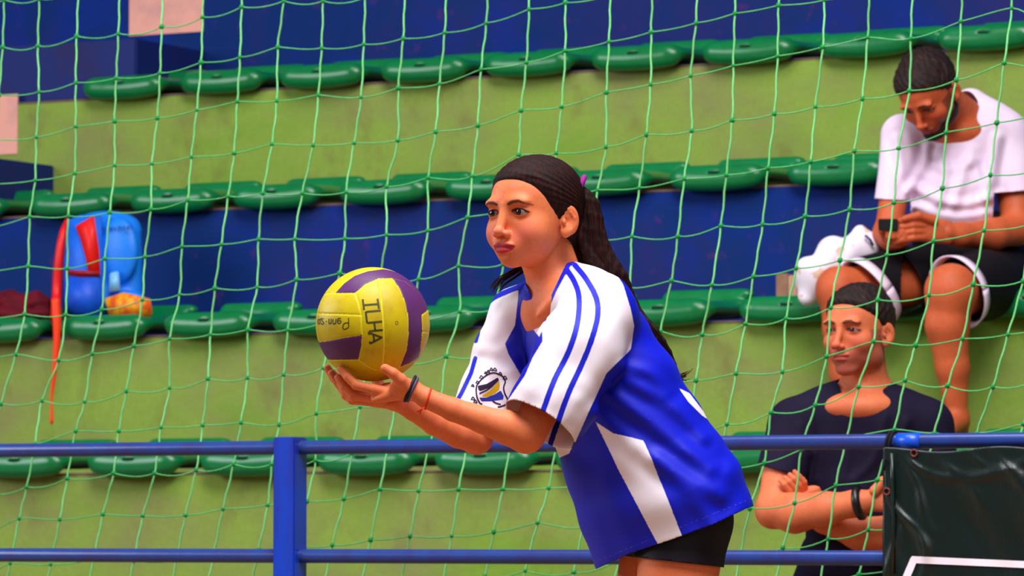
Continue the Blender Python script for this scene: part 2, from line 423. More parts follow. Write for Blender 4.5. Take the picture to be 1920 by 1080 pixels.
# ---------------------------------------------------------------- railing
RY = 9.53
MRL = M('rail_paint', srgb(10, 62, 190), 0.32, 0.5).stain(3, .42, .7, srgb(34, 40, 138), .7, (6, 1, 1)).stain(24, .62, .74, srgb(50, 40, 110), .5).bump(50, .001, .3).done()
ra = on_plane(960, 835, RY); rb_ = on_plane(960, 1044, RY); zt, zb = ra[2], rb_[2]
t = root('railing', 'blue painted tubular railing with two round bars and a square post', 'railing', S2W((ra[0], RY, 0)), -TH)
MRB = M('rail_bar_paint', srgb(34, 62, 136), 0.30, 0.5).stain(3, .42, .7, srgb(46, 44, 112), .7, (6, 1, 1)).stain(24, .62, .74, srgb(60, 44, 90), .5).bump(50, .001, .3).done()
def rl(name, me, mat=MRL, parent=t, **kw): return link(name, me, mat, parent, **kw)
for z_, nm in ((zt, 'upper bar'), (zb, 'lower bar')):
    rl('rail_bar', MB().tube([(-5.2, 0, z_), (-1, 0, z_), (1, 0, z_), (4.4, 0, z_)], 0.0185, 16).mesh('rail_bar', True), MRB)
px_post = [on_plane(545, 900, RY)[0] - ra[0]]
for k in (-2, -1, 0, 1, 2):
    xx = px_post[0] + k * 2.35
    w2 = 0.033
    rl('post', MB().box((xx - w2, -0.036, 0), (xx + w2, 0.030, zt + 0.027), 0.004).mesh('post'))
xc = on_plane(1706, 824, RY)[0] - ra[0]
rl('rail_sleeve', MB().tube([(xc - .03, 0, zt), (xc, 0, zt), (xc + .03, 0, zt)], 0.0205, 16).mesh('rail_sleeve', True), M('bright_blue', srgb(20, 84, 220), .3, .5).done())

# ---------------------------------------------------------------- tarpaulin banner
MTA = M('tarpaulin', srgb(2, 24, 20), 0.34, 0.55).stain(6, .45, .7, srgb(4, 20, 20), .6).bump(9, .010, .45, (1, 1, .5), 5).done()
def creases(x, z):
    r_ = 0; dzz = (ra[2] + .02 - z)
    for x0, a_, w_, am, s0, s1 in ((-.01, .60, .045, .011, .05, .34), (-.01, .95, .05, .009, .08, .30), (-.02, 1.22, .04, .007, .05, .45), (.02, .42, .05, .010, .12, .50), (.03, .24, .04, .007, .10, .6), (.20, .5, .06, .008, .05, .4), (.33, .7, .05, .008, .06, .4), (-.02, 1.40, .03, .006, .1, .6)):
        ph = np.arctan2(dzz, x - x0 + 1e-6); rr = np.hypot(dzz, x - x0)
        r_ = r_ + am * np.exp(-((ph - a_ - .10 * np.sin(22 * rr + 9 * a_)) / w_) ** 2) * np.clip((rr - s0) / .06, 0, 1) * np.clip((s1 - rr) / .15, 0, 1) * (1 + .35 * np.sin(70 * rr + 20 * a_))
    return -r_
def wr(x, z):
    return (0.010 * np.sin(14 * x - 9 * z + 2 * np.sin(7 * z)) + 0.007 * np.sin(31 * (x + z * 0.8) + 3 * np.sin(9 * x)) + 0.004 * np.sin(60 * x + 33 * z)
            ) * .35 + creases(x, z)
BY = RY - 0.03
b0 = on_plane(1662, 842, BY); bl = on_plane(1662, 1200, BY)
tb = root('tarpaulin', 'dark green glossy tarpaulin tied to the railing with a white printed border', 'banner', S2W((b0[0], BY, 0)), -TH)
nx_, nz_ = 330, 200; us = np.linspace(0, 1.9, nx_); vs = np.linspace(0, 1.0, nz_)
X_, Z_ = np.meshgrid(us, vs, indexing='ij'); Zr = b0[2] + 0.004 - Z_ * (b0[2] - 0.06)
Zr = Zr - 0.012 * np.sin(np.clip(X_ / 0.3, 0, 50) * np.pi) ** 2 * (1 - Z_)
Yv = -0.012 - 0.008 + wr(X_, Zr) * (0.25 + 0.75 * np.clip(Z_ * 6, 0, 1))
V = np.stack([X_, Yv, Zr], -1).reshape(-1, 3); i = np.arange(nx_ - 1)[:, None] * nz_; j = np.arange(nz_ - 1)[None]
Fg = np.stack([i + j, i + nz_ + j, i + nz_ + j + 1, i + j + 1], -1).reshape(-1, 4)
sh = link('sheet', mesh_np('sheet', V, Fg), MTA, tb); smooth_mod(sh, 0.0015)
def tarp_at(px, py, off=-0.004):
    p = on_plane(px, py, BY); x = p[0] - b0[0]; z = p[2]; v = np.clip((b0[2] - z) / (b0[2] - .06), 0, 1)
    return np.array([x, -0.020 + wr(np.array(x), np.array(z)) * (0.25 + 0.75 * min(1, v * 6)) + off, z])
MW = M('white_print', srgb(240, 226, 236), .5, .4).done()
def ribbon(path, wpx, fn, n=60):
    P = spline(path, max(2, n // max(1, len(path) - 1))) if len(path) > 2 else np.linspace(path[0], path[1], n)
    P = np.asarray(P, float)
    T = np.gradient(P, axis=0); T /= np.linalg.norm(T, axis=1)[:, None]; N = np.stack([-T[:, 1], T[:, 0]], 1) * wpx / 2
    ks = (-1, 0, 1)
    V = np.array([[fn(*(p + n_ * k)) for k in ks] for p, n_ in zip(P, N)]).reshape(-1, 3)
    i = np.arange(len(P) - 1)[:, None] * 3; j = np.arange(2)[None]
    return V, np.stack([i + j, i + j + 1, i + 3 + j + 1, i + 3 + j], -1).reshape(-1, 4)
mb = MB()
for path in ([(1716, 1049), (2010, 1062)], [(1721, 1047), (1698, 1110)]):
    V, Fr = ribbon(path, 13, tarp_at, 80); mb.add(V, Fr)
link('printed_border', mb.mesh('printed_border', True), MW, tb, label='white printed border line')
MRU = M('rusty_metal', srgb(110, 44, 34), .6, .4).stain(40, .4, .7, srgb(60, 26, 22)).done()
for px, py in ((1721, 850), (1671, 922)):
    p = tarp_at(px, py, -.003); a = np.linspace(0, 2*np.pi, 17)
    ring = np.stack([p[0] + .008*np.cos(a), np.full(17, p[1]), p[2] + .008*np.sin(a)], 1)
    link('eyelet', MB().tube(ring, .0028, 6).mesh('eyelet', True), MRU, tb)
mb = MB(); c = on_plane(1668, 824, RY)[0] - b0[0]
a = np.linspace(0, 2*np.pi, 25)
for dx in (0, .009): mb.tube(np.stack([c + dx + .004*np.sin(a), .03 + .024*np.cos(a), zt - .006 + .028*np.sin(a)], 1), .0042, 6)
mb.tube([(c + .004, .0, zt - .03), (c + .01, -.03, zt - .05), (c + .012, -.035, zt - .07)], .004, 6)
link('tie_cord', mb.mesh('tie_cord', True), M('black_cord', srgb(20, 14, 22), .7, .2).done(), tb, label='black cord tied round the top bar')
mb = MB(); mb.tube([tarp_at(1680, 850, -.004), tarp_at(1682, 900, -.006), tarp_at(1684, 980, -.005), tarp_at(1683, 1075, -.005)], .006, 6)
link('edge_rope', mb.mesh('edge_rope', True), MTA, tb)

# ---------------------------------------------------------------- net
NY = 9.72
NETC = {
 0: {2: (5, 88), 3: (-2, 178), 4: (-6, 262)},
 1: {2: (71, 86), 3: (73, 172), 4: (68, 257), 5: (66, 338), 6: (56, 406), 7: (53, 499), 8: (46, 589), 9: (30, 664), 10: (2, 757)},
 2: {2: (144, 68), 3: (142, 155), 4: (142, 237), 5: (140, 325), 6: (128, 405), 7: (126, 503), 8: (123, 590), 9: (110, 675), 10: (79, 751), 11: (66, 832), 12: (50, 913), 13: (36, 972)},
 3: {2: (222, 63), 3: (218, 146), 4: (215, 227), 5: (215, 310), 6: (206, 398), 7: (197, 485), 8: (191, 580), 9: (173, 663), 10: (159, 753), 11: (142, 808), 12: (126, 897), 13: (112, 974)},
 4: {2: (303, 50), 3: (300, 137), 4: (295, 221), 5: (285, 307), 6: (283, 392), 7: (272, 481), 8: (267, 562), 9: (251, 648), 10: (237, 733), 11: (223, 808), 12: (213, 887), 13: (193, 964)},
 5: {2: (380, 32), 3: (377, 117), 4: (369, 206), 5: (359, 294), 6: (352, 375), 7: (341, 462), 8: (337, 552), 9: (318, 635), 10: (318, 727), 11: (302, 801), 12: (290, 887), 13: (268, 967)},
 6: {2: (453, 13), 3: (450, 107), 4: (445, 190), 5: (439, 287), 6: (428, 368), 7: (415, 458), 8: (403, 540), 9: (395, 627), 10: (390, 710), 11: (380, 797), 12: (368, 881), 13: (348, 966)},
 7: {2: (532, 2), 3: (521, 88), 4: (519, 189), 5: (510, 270), 6: (493, 362), 7: (485, 448), 8: (482, 538), 9: (465, 618), 10: (464, 708), 11: (452, 792), 12: (438, 870), 13: (418, 954)},
 8: {3: (603, 90), 4: (597, 178), 5: (587, 272), 6: (567, 362), 7: (553, 448), 8: (556, 524), 9: (540, 618), 10: (532, 702), 11: (523, 796), 12: (510, 870), 13: (502, 947)},
 9: {3: (682, 83), 4: (677, 182), 5: (664, 268), 6: (649, 360), 7: (647, 447), 8: (637, 512), 10: (607, 690), 11: (593, 775), 12: (592, 863), 13: (575, 940)},
 10: {3: (756, 72), 4: (747, 165), 5: (746, 263), 6: (725, 350), 7: (725, 440), 8: (712, 520), 11: (675, 763), 13: (645, 935), 14: (623, 1022)},
 11: {3: (834, 61), 4: (824, 157), 5: (817, 247), 6: (803, 333), 7: (802, 432), 8: (785, 523), 13: (713, 917), 14: (695, 1012)},
 12: {3: (912, 43), 4: (902, 130), 5: (896, 235), 6: (886, 330), 7: (877, 407), 8: (860, 498), 9: (862, 584), 10: (837, 668), 11: (826, 752), 13: (785, 920), 14: (769, 1005)},
 13: {3: (992, 17), 4: (987, 117), 5: (977, 207), 6: (973, 290), 8: (944, 495), 13: (860, 917), 14: (847, 1005)},
 14: {3: (1060, 5), 4: (1060, 95), 5: (1053, 200), 6: (1043, 287), 13: (943, 917), 14: (926, 997)},
 15: {4: (1142, 78), 5: (1137, 173), 6: (1136, 275), 7: (1121, 356), 13: (1029, 915), 14: (1008, 980), 15: (985, 1070)},
 16: {4: (1221, 60), 5: (1220, 158), 6: (1212, 252), 7: (1199, 352), 8: (1185, 443), 9: (1181, 540), 13: (1110, 905)},
 17: {4: (1305, 43), 5: (1295, 142), 6: (1297, 245), 7: (1283, 335), 8: (1271, 443), 9: (1259, 526), 10: (1239, 621), 11: (1228, 715)},
 18: {4: (1378, 25), 5: (1375, 123), 6: (1373, 225), 7: (1362, 328), 8: (1352, 423), 9: (1335, 534), 10: (1317, 627), 11: (1305, 713), 12: (1290, 800)},
 19: {4: (1460, 10), 5: (1458, 105), 6: (1452, 213), 7: (1440, 315), 8: (1430, 420), 9: (1413, 518), 10: (1398, 607), 11: (1380, 700), 12: (1363, 795), 13: (1347, 880)},
 20: {5: (1543, 88), 6: (1529, 200), 7: (1520, 303), 8: (1510, 405), 9: (1493, 503), 10: (1474, 597), 11: (1467, 697), 12: (1446, 773), 13: (1433, 868), 14: (1406, 953)},
 21: {5: (1627, 70), 6: (1617, 185), 7: (1602, 283), 8: (1593, 392), 9: (1575, 488), 10: (1558, 577), 11: (1550, 668), 12: (1529, 759), 13: (1503, 843), 14: (1490, 943), 15: (1468, 1027)},
 22: {5: (1708, 72), 6: (1705, 170), 7: (1685, 278), 8: (1676, 380), 9: (1663, 478), 10: (1646, 562), 11: (1638, 640), 12: (1610, 725), 13: (1588, 820), 14: (1567, 910), 15: (1553, 1010)},
 23: {5: (1802, 40), 6: (1793, 150), 7: (1774, 248), 8: (1767, 353), 9: (1750, 452), 10: (1742, 553), 11: (1717, 647), 12: (1697, 713), 13: (1677, 805), 14: (1645, 900), 15: (1628, 993)},
 24: {5: (1897, 15), 6: (1883, 118), 7: (1869, 230), 8: (1857, 328), 9: (1845, 432), 10: (1825, 533), 11: (1805, 635), 12: (1777, 723), 13: (1752, 812)},
 25: {7: (1952, 212), 8: (1944, 318), 9: (1934, 420), 10: (1918, 527), 11: (1890, 627), 12: (1862, 725), 13: (1832, 812)}}
R0, R1 = 0, 18
grid = {}
for c_, d in NETC.items():
    ks = sorted(d); P = {k: np.array(d[k], float) for k in ks}
    for k in range(R0, R1 + 1):
        if k in P: g = P[k]
        elif k < ks[0]: g = P[ks[0]] + (ks[0] - k) * np.array([3.0, -88.0])
        elif k > ks[-1]: g = P[ks[-1]] + (k - ks[-1]) * np.array([-17.0, 84.0])
        else:
            a = max(q for q in ks if q < k); b = min(q for q in ks if q > k); u = (k - a) / (b - a); g = P[a] * (1 - u) + P[b] * u
        grid[(c_, k)] = g
for k in range(R0, R1 + 1):
    for q in range(1, 9):
        grid[(-q, k)] = grid[(0, k)] + np.array([-74.0 * q, 12.0 * q]) + RNG.uniform(-4, 4, 2)
        grid[(25 + q, k)] = grid[(25, k)] + np.array([86.0 * q, -14.0 * q]) + RNG.uniform(-4, 4, 2)
def netp(px, py, dy=0.0): return S2W(on_plane(px, py, NY + dy))
MNV1 = M('net_cord_light', srgb(116, 214, 128), .55, .3).stain(40, .4, .7, srgb(150, 226, 150), .7).done()
MNH1 = M('net_cord_green', srgb(74, 176, 96), .55, .3).stain(40, .4, .7, srgb(110, 196, 120), .7).done()
MKN = M('net_knot_green', srgb(16, 140, 62), .6, .3).done()
org = S2W((ra[0], NY, 0)); tn = root('court_net', 'light green square mesh net hanging behind the blue railing', 'net', org, 0)
wob = {k: RNG.uniform(-.012, .012) for k in grid}
cols = sorted({k[0] for k in grid})
for c_ in cols:
    P = np.array([netp(*grid[(c_, k)], wob[(c_, k)]) for k in range(R0, R1 + 1)]); S = spline(P, 6)
    S[:, 0] += 0.0012 * np.sin(np.arange(len(S)) * 1.7 + c_)
    V, F_, T_ = tube(S - org, 0.0028, 5); link('vertical_cord', mesh_np('vertical_cord', V, [F_, T_]), MNV1, tn)
for k in range(R0, R1 + 1):
    P = np.array([netp(*grid[(c_, k)], wob[(c_, k)]) for c_ in cols]); S = spline(P, 6)
    u = (np.arange(len(S)) % 6) / 6.0; S[:, 2] -= 0.0085 * 4 * u * (1 - u) * RNG.uniform(.4, 1.6, len(S)).repeat(1)[0] * (0.5 + 0.5 * RNG.rand())
    V, F_, T_ = tube(S - org, 0.0018, 5); link('horizontal_cord', mesh_np('horizontal_cord', V, [F_, T_]), MNH1, tn)
mb = MB(); ico = bmesh.new(); bmesh.ops.create_icosphere(ico, subdivisions=1, radius=1.0)
iv = np.array([v.co[:] for v in ico.verts]); fi = np.array([[v.index for v in f.verts] for f in ico.faces]); ico.free()
for key, g in grid.items():
    p = netp(*g, wob[key]) - org; rr = RNG.uniform(.95, 1.4, 3) * np.array([.0062, .0055, .0066]); mb.add(iv * rr + p, fi)
o = link('knots', mb.mesh('knots', True), MKN, tn); o['kind'] = 'stuff'
# ================================================================ PROPS
def mirror_none(): pass
# ---------------------------------------------------------------- volleyball
DG = 7.97                                            # depth of the player's trunk
BC = PX(699, 608, 7.81); BR = 0.1045
def cube_sphere(n):
    V = []; F = []; g = np.tan(np.linspace(-1, 1, n + 1) * np.pi / 4)
    for ax in range(3):
        for sg in (-1, 1):
            a, b = np.meshgrid(g, g, indexing='ij'); P = np.zeros((n+1, n+1, 3)); P[..., ax] = sg
            P[..., (ax+1) % 3] = a * sg; P[..., (ax+2) % 3] = b
            o = len(V) * (n+1)**2; V.append(P.reshape(-1, 3)); i = np.arange(n)[:, None] * (n+1); j = np.arange(n)[None]
            F.append((np.stack([i+j, i+n+1+j, i+n+1+j+1, i+j+1], -1).reshape(-1, 4) + o))
    V = np.concatenate(V); V /= np.linalg.norm(V, axis=1)[:, None]; F = np.concatenate(F)
    u, inv = np.unique(np.round(V, 6), axis=0, return_inverse=True); return u, inv.ravel()[F]
# ball frame: u to the picture's right, v up, w towards the lens
fw = BC - np.array([0, 0, CAMZ]); fw /= np.linalg.norm(fw); bu = np.cross(fw, [0, 0, 1.0]); bu /= np.linalg.norm(bu); bv = np.cross(bu, fw); bw = -fw
def disc2ang(P):
    """drawn disc coordinates -> azimuthal angle plane (radians)"""
    P = np.asarray(P, float); q = (P - [535, 531]) / 484.0; q[:, 1] *= -1
    r = np.hypot(*q.T); th = np.where(r < .985, np.arcsin(np.minimum(r, .985)), 1.397 + (r - .985) * 1.3)
    return q / np.maximum(r, 1e-9)[:, None] * th[:, None]
def dens(poly, closed=True):
    P = np.asarray(poly, float); out = []
    for i in range(len(P) - (0 if closed else 1)):
        a, b = P[i], P[(i+1) % len(P)]; m = max(2, int(np.hypot(*(b-a)) / 30)); out += [a + (b-a) * t / m for t in range(m)]
    return np.array(out if closed else out + [P[-1]])
s_mid = [(582,145),(605,320),(625,520),(632,700),(618,905)]
s_left = [(385,268),(415,350),(438,455),(446,600),(440,720),(415,830)]
s_right = [(700,142),(760,230),(810,350),(835,480),(836,620),(820,750),(765,895)]
s_out = [(1008,408),(948,450),(954,560),(945,700),(930,805)]
s_top = [(385,268),(470,195),(582,145),(700,142)]
s_top2 = [(700,142),(800,165),(905,240),(985,330),(1008,408)]
s_ptop = [(215,268),(290,185),(380,120),(490,80),(620,62),(760,70)]
s_bot = [(165,835),(415,830),(480,880),(550,915),(618,912),(740,915),(765,895),(850,862),(932,805)]
POLY = {
 'y1': s_top[:3] + s_mid[1:] + [(550,915),(480,880)] + s_left[::-1][:-1],
 'y2': s_mid + [(740,915)] + s_right[::-1],
 'p1': s_right + [(850,862)] + s_out[::-1] + s_top2[::-1][1:],
 'p2': [(215,268)] + s_top + s_top2[1:] + [(1100,330),(1000,120),(860,20),(760,40),(620,62),(490,80),(380,120),(290,185)],
 'y4': [(120,272)] + [(385,268),(415,350),(438,455),(300,448),(60,440),(-80,430),(-60,250)],
 'y5': [(60,440),(300,448),(438,455),(446,600),(440,622),(300,645),(75,685),(-60,700),(-80,430)],
 'p3': [(75,685),(300,645),(440,622),(440,720),(415,830),(165,835),(60,900),(-60,700)],
 'y6': [(165,835),(60,900),(100,1150),(535,1350),(1000,1150),(1060,900),(932,805)] + s_bot[::-1][1:-1],
 'y7': [(1008,408),(948,450),(954,590),(1015,602),(1120,610),(1120,400)],
 'y8': [(954,590),(945,700),(932,805),(1060,900),(1120,610),(1015,602)],
 'y9': [(215,268),(120,272),(-60,250),(60,-60),(400,-200),(760,-160),(860,20),(760,40),(620,62),(490,80),(380,120),(290,185)],
}
vs_, fs_ = cube_sphere(88)
lu, lv_, lw = vs_[:, 0], vs_[:, 1], vs_[:, 2]        # u, v, w
def angmap(u, v, w):
    r = np.hypot(u, v); th = np.arctan2(r, w); return np.stack([u / np.maximum(r, 1e-9) * th, v / np.maximum(r, 1e-9) * th], 1)
front = lw > -0.05
A_ = np.where(front[:, None], angmap(lu, lv_, lw), angmap(-lu, -lv_, -lw))
names = list(POLY); sds = np.stack([sd_poly(A_, disc2ang(dens(POLY[k]))) for k in names], 1) * BR
best = sds.argmax(1); top = np.take_along_axis(sds, best[:, None], 1)[:, 0]
srt = np.sort(sds, 1); seam = np.abs(np.where(top > 0, top, 0.02))
ispur = np.array([k[0] == 'p' for k in names])
pur = np.where(ispur[best], 1, -1) * np.minimum(np.abs(top), 0.02) * 1000.0     # millimetres
rad = BR * (1 - 0.0) - 0.0011 * np.exp(-(seam / 0.0014) ** 2)
bl_root = root('volleyball', 'worn yellow and purple volleyball cupped in the girl\'s hands', 'ball', BC)
Bm = np.stack([bu, bv, bw], 0)                       # rows = local axes in the world
Vw = (vs_ * rad[:, None]) @ Bm
fb = best[fs_]; fr = np.stack([front[fs_][:, 0]], 1)[:, 0]
fpan = np.array([np.bincount(r_).argmax() for r_ in fb]) + np.where(lw[fs_].mean(1) > -0.05, 0, 100)
MBALL = M('ball_leather', srgb(208, 188, 10), .46, .3)
MBALL.stain(9, .45, .7, srgb(178, 150, 12), .8).stain(40, .55, .75, srgb(160, 130, 30), .5).attr('pur', srgb(88, 40, 98), -.4, .4).attr('seam', srgb(238, 232, 40), .2, .75, .8)
MBALL.bump(260, .0006, .35); MBALL = MBALL.done()
def components(F, lab):
    e = {}; nb = [[] for _ in range(len(F))]
    for i, f_ in enumerate(F.tolist()):
        for a_, b_ in zip(f_, f_[1:] + f_[:1]):
            key = (a_, b_) if a_ < b_ else (b_, a_)
            if key in e: nb[i].append(e[key]); nb[e[key]].append(i)
            else: e[key] = i
    for _ in range(3):
        comp = np.full(len(F), -1); c_ = 0; sizes = []
        for i in range(len(F)):
            if comp[i] >= 0: continue
            st = [i]; comp[i] = c_; k_ = 0
            while st:
                j = st.pop(); k_ += 1
                for m_ in nb[j]:
                    if comp[m_] < 0 and lab[m_] == lab[j]: comp[m_] = c_; st.append(m_)
            sizes.append(k_); c_ += 1
        small = np.array(sizes)[comp] < 260
        if not small.any(): break
        for c2 in np.unique(comp[small]):
            ids = np.where(comp == c2)[0]; o2 = [lab[m_] for j in ids for m_ in nb[j] if comp[m_] != c2]
            if o2: lab[ids] = np.bincount(o2).argmax()
    return comp
fpan = components(fs_, fpan.copy())
for k in np.unique(fpan):
    ff = fs_[fpan == k]; u_, inv = np.unique(ff, return_inverse=True)
    me = mesh_np('panel', Vw[u_], inv.reshape(-1, 4)); put_attr(me, 'pur', pur[u_]); put_attr(me, 'seam', np.exp(-(seam[u_] / 0.0016) ** 2) * np.where(pur[u_] > 0, .35, 1.0))
    link('panel', me, MBALL, bl_root)
def on_ball(zx, zy, off=0.0003):
    q = np.array([(zx - 535) / 484.0, -(zy - 531) / 484.0]); r = min(np.hypot(*q), .99); q = q / max(np.hypot(*q), 1e-9) * r
    return (np.array([q[0], q[1], math.sqrt(1 - r * r)]) * (BR + off)) @ Bm
MINK = M('marker_ink', srgb(58, 62, 30), .6, .3).stain(90, .3, .7, srgb(96, 92, 36), .7).done()
def strokes(lst, wpx, fn):
    mb = MB()
    for path in lst:
        V, Fr = ribbon([tuple(p) for p in path], wpx, fn, 24); mb.add(V, Fr)
    return mb.mesh('lettering', True)
ilha = [[(450,322),(462,412)], [(574,318),(586,402)], [(457,372),(582,362)],
        [(478,428),(600,416)], [(476,426),(486,508),(490,512)],
        [(490,520),(612,508)], [(504,590),(620,578)], [(546,515),(556,584)],
        [(508,604),(606,640)], [(606,640),(616,640)], [(516,692),(612,640)], [(540,616),(548,676)], [(500,594),(508,618)], [(508,676),(518,696)]]
link('lettering', strokes(ilha, 17, on_ball), MINK, bl_root, label='handwritten ILHA in black marker')
pen = [[(332,478),(334,556)], [(334,556),(300,574),(284,556),(298,524),(334,520)], [(268,486),(250,482),(238,500),(246,524),(264,520),(266,502),(242,502)],
       [(226,486),(224,530)], [(224,518),(208,530),(200,518),(202,486)], [(186,484),(186,528)], [(186,516),(172,528),(166,516),(168,486)],
       [(150,508),(140,508)], [(122,486),(98,486),(122,520),(108,532),(98,520)], [(84,488),(76,494),(74,520),(82,530),(90,520),(90,494),(84,488)]]
link('lettering', strokes(pen, 9, on_ball), MINK, bl_root, label='faded handwritten mark upside down')
a = np.linspace(0, 2*np.pi, 13); V = np.array([on_ball(735 + 13*math.cos(t_), 518 + 14*math.sin(t_), .0004) for t_ in a[:-1]] + [on_ball(735, 518, -.0008)])
link('valve', mesh_np('valve', V, np.array([(i, (i+1) % 12, 12) for i in range(12)])), MINK, bl_root)

# ---------------------------------------------------------------- things on the seats
def on_row(px, py, r, dy): return S2W(on_plane(px, py, ROWY[r] + dy))
def to_world_local(Vs, o): return S2W(Vs) - o
MBP = M('bag_fabric', srgb(14, 108, 232), .5, .4).stain(12, .45, .7, srgb(10, 78, 200), .7).bump(60, .002, .4)
MBP = MBP.done()
MBP2 = M('bag_fabric_light', srgb(16, 128, 240), .45, .4).stain(10, .45, .7, srgb(14, 108, 222), .6).bump(50, .002, .4).done()
MBP3 = M('bag_fabric_deep', srgb(10, 84, 214), .5, .4).stain(12, .45, .7, srgb(8, 60, 180), .7).bump(30, .004, .5).done()
MRED = M('bag_red', srgb(236, 22, 14), .45, .4).stain(12, .4, .7, srgb(190, 10, 20), .6).done()
MREDD = M('bag_dark_red', srgb(150, 14, 30), .5, .4).done()
def bagp(px, py, dy=0.0): return on_plane(px, py, ROWY[3] + 0.12 + dy)
b0w = on_plane(195, 600, ROWY[3] + 0.12); bagz = ROWZ[3] + 0.05
rt = root('backpack', 'blue child\'s backpack with a red strap standing on a green seat', 'backpack', S2W((b0w[0], b0w[1], bagz)), -TH)
def bagl(px, py, dy=0.0): p = bagp(px, py, dy); return p - np.array([b0w[0], b0w[1], bagz])
f = Field((-.24, -.12, -.02), (.26, .22, .50), .005)
def bc(px, py, dy): return bagl(px, py, dy)
f.ecap(bc(199, 560, .06), bc(199, 440, .06), (.155, .075), (.148, .065), (1, 0, 0), .02)
f.ell(bc(196, 424, .06), (.140, .06, .055), .03)
f.ecap(bc(168, 560, -.005), bc(168, 500, -.005), (.075, .035), (.07, .03), (1, 0, 0), .01)
f.ell(bc(222, 470, .0), (.085, .035, .12), .02); f.ell(bc(240, 570, -.01), (.08, .04, .05), .02)
v_, f_ = f.mesh(); v_ = v_[:]; link('bag_body', mesh_np('bag_body', v_, f_), MBP2, rt)
def slab(pts, dy0, dy1, name, mat, parent, fn=bagl, **kw):
    n = len(pts); A = np.array([fn(px, py, dy0) for px, py in pts]); B = np.array([fn(px, py, dy1) for px, py in pts])
    mb = MB(); V = np.vstack([A, B]); mb.add(V, [[i, (i+1) % n, n + (i+1) % n, n + i] for i in range(n)])
    bm = bmesh.new(); vs2 = [bm.verts.new(p) for p in V]; bm.faces.new(vs2[:n]); bm.faces.new(vs2[n:][::-1])
    for i in range(n): bm.faces.new([vs2[i], vs2[(i+1) % n], vs2[n + (i+1) % n], vs2[n + i]][::-1])
    bmesh.ops.recalc_face_normals(bm, faces=bm.faces[:]); bmesh.ops.bevel(bm, geom=bm.edges[:], offset=.003, segments=2, affect='EDGES', clamp_overlap=True)
    me = bpy.data.meshes.new(name); bm.to_mesh(me); bm.free()
    for p in me.polygons: p.use_smooth = True
    return link(name, me, mat, parent, **kw)
slab([(126,414),(150,403),(190,402),(192,500),(190,590),(121,588),(120,500)], -.052, -.01, 'side_panel', MBP, rt)
slab([(141,424),(176,404),(179,424),(186,470),(188,512),(166,512),(160,480),(150,445)], -.066, -.03, 'shoulder_pad', MRED, rt)
slab([(124,506),(188,508),(188,518),(150,520),(124,514)], -.070, -.04, 'piping', MREDD, rt)
slab([(122,520),(186,520),(190,592),(122,590)], -.072, -.04, 'front_pocket', MBP3, rt)
slab([(206,512),(222,508),(226,545),(204,548)], -.060, -.03, 'buckle', M('pale_buckle', srgb(120, 190, 240), .3, .5).done(), rt)
slab([(196,560),(232,548),(282,560),(286,590),(240,600),(206,596)], -.075, -.03, 'pouch', M('orange_pouch', srgb(238, 160, 16), .5, .4).stain(20, .45, .6, srgb(222, 84, 20)).done(), rt, label='plain orange and yellow pouch')
mb = MB(); 
for pth in ([(191,426),(191,434)], [(196,426),(196,434)], [(191,430),(196,430)], [(200,427),(204,427),(204,433),(200,433),(200,427)], [(208,434),(208,426),(212,427),(212,430),(208,430)], [(216,426),(216,433)],
            [(222,424),(222,432)], [(227,424),(227,432)], [(222,428),(227,428)], [(230,432),(233,424),(236,432)], [(239,432),(239,424),(243,426),(240,428),(243,432)], [(246,423),(246,431)]):
    mb.tube([bagl(x_, y_ - 1, -.04) for x_, y_ in pth] if len(pth) > 2 else [bagl(*pth[0][:1], pth[0][1]-1, -.04), bagl(pth[1][0], pth[1][1]-1, -.04)], .0018, 5)
link('lettering', mb.mesh('lettering', True), M('dark_print', srgb(24, 46, 110), .5, .3).done(), rt, label='dark blurred lettering')
P = spline([bagl(128,415,.02), bagl(118,440,-.03), bagl(110,490,-.05), bagl(106,560,-.06), bagl(104,600,-.2)], 6)
mb = MB(); V, F_, T_ = tube(P, np.linspace(.014, .02, len(P)), 8); mb.add(V, F_); link('side_strap', mb.mesh('side_strap', True), MRED, rt, label='long red side strap')
def strapp(px, py): return on_plane(px, py, ROWY[3] - .115) - np.array([b0w[0], b0w[1], bagz])
P = spline([strapp(104,560), strapp(107,620), strapp(103,690), strapp(97,745), strapp(97,795)], 8)
V, F_, T_ = tube(P, np.interp(np.linspace(0, 1, len(P)), [0, .15, .35, .7, .8, .97, 1], [.017, .018, .013, .006, .004, .0075, .005]), 8)
link('loose_strap', mesh_np('loose_strap', V, [F_, T_]), M('orange_strap', srgb(250, 62, 16), .45, .4).done(), rt, label='orange red strap end hanging down over the riser')
# maroon cloth
c0 = on_plane(40, 600, ROWY[3] + .12); cz = ROWZ[3] + .045
rt = root('folded_cloth', 'maroon garment heaped on the leftmost seat beside the backpack', 'clothing', S2W((c0[0], c0[1], cz)), -TH)
f = Field((-.40, -.14, -.02), (.26, .2, .18), .006)
cl = lambda px, py, dy=0: on_plane(px, py, ROWY[3] + .12 + dy) - np.array([c0[0], c0[1], cz])
f.ell(cl(20, 575), (.16, .10, .055), .02); f.ell(cl(70, 572), (.07, .08, .045), .02); f.ell(cl(-30, 572), (.14, .1, .06), .02); f.ell(cl(30, 592, -.03), (.17, .1, .03), .02)
f.shell_disp(lambda P: .006 * np.sin(60 * P[:, 0] + 30 * P[:, 2] + 2 * np.sin(25 * P[:, 1])) + .003 * np.sin(130 * P[:, 2] - 40 * P[:, 0]))
v_, f_ = f.mesh(); link('cloth_body', mesh_np('cloth_body', v_, f_), M('maroon_cloth', srgb(104, 10, 30), .8, .2).stain(14, .45, .7, srgb(60, 6, 20), .8).done(), rt)
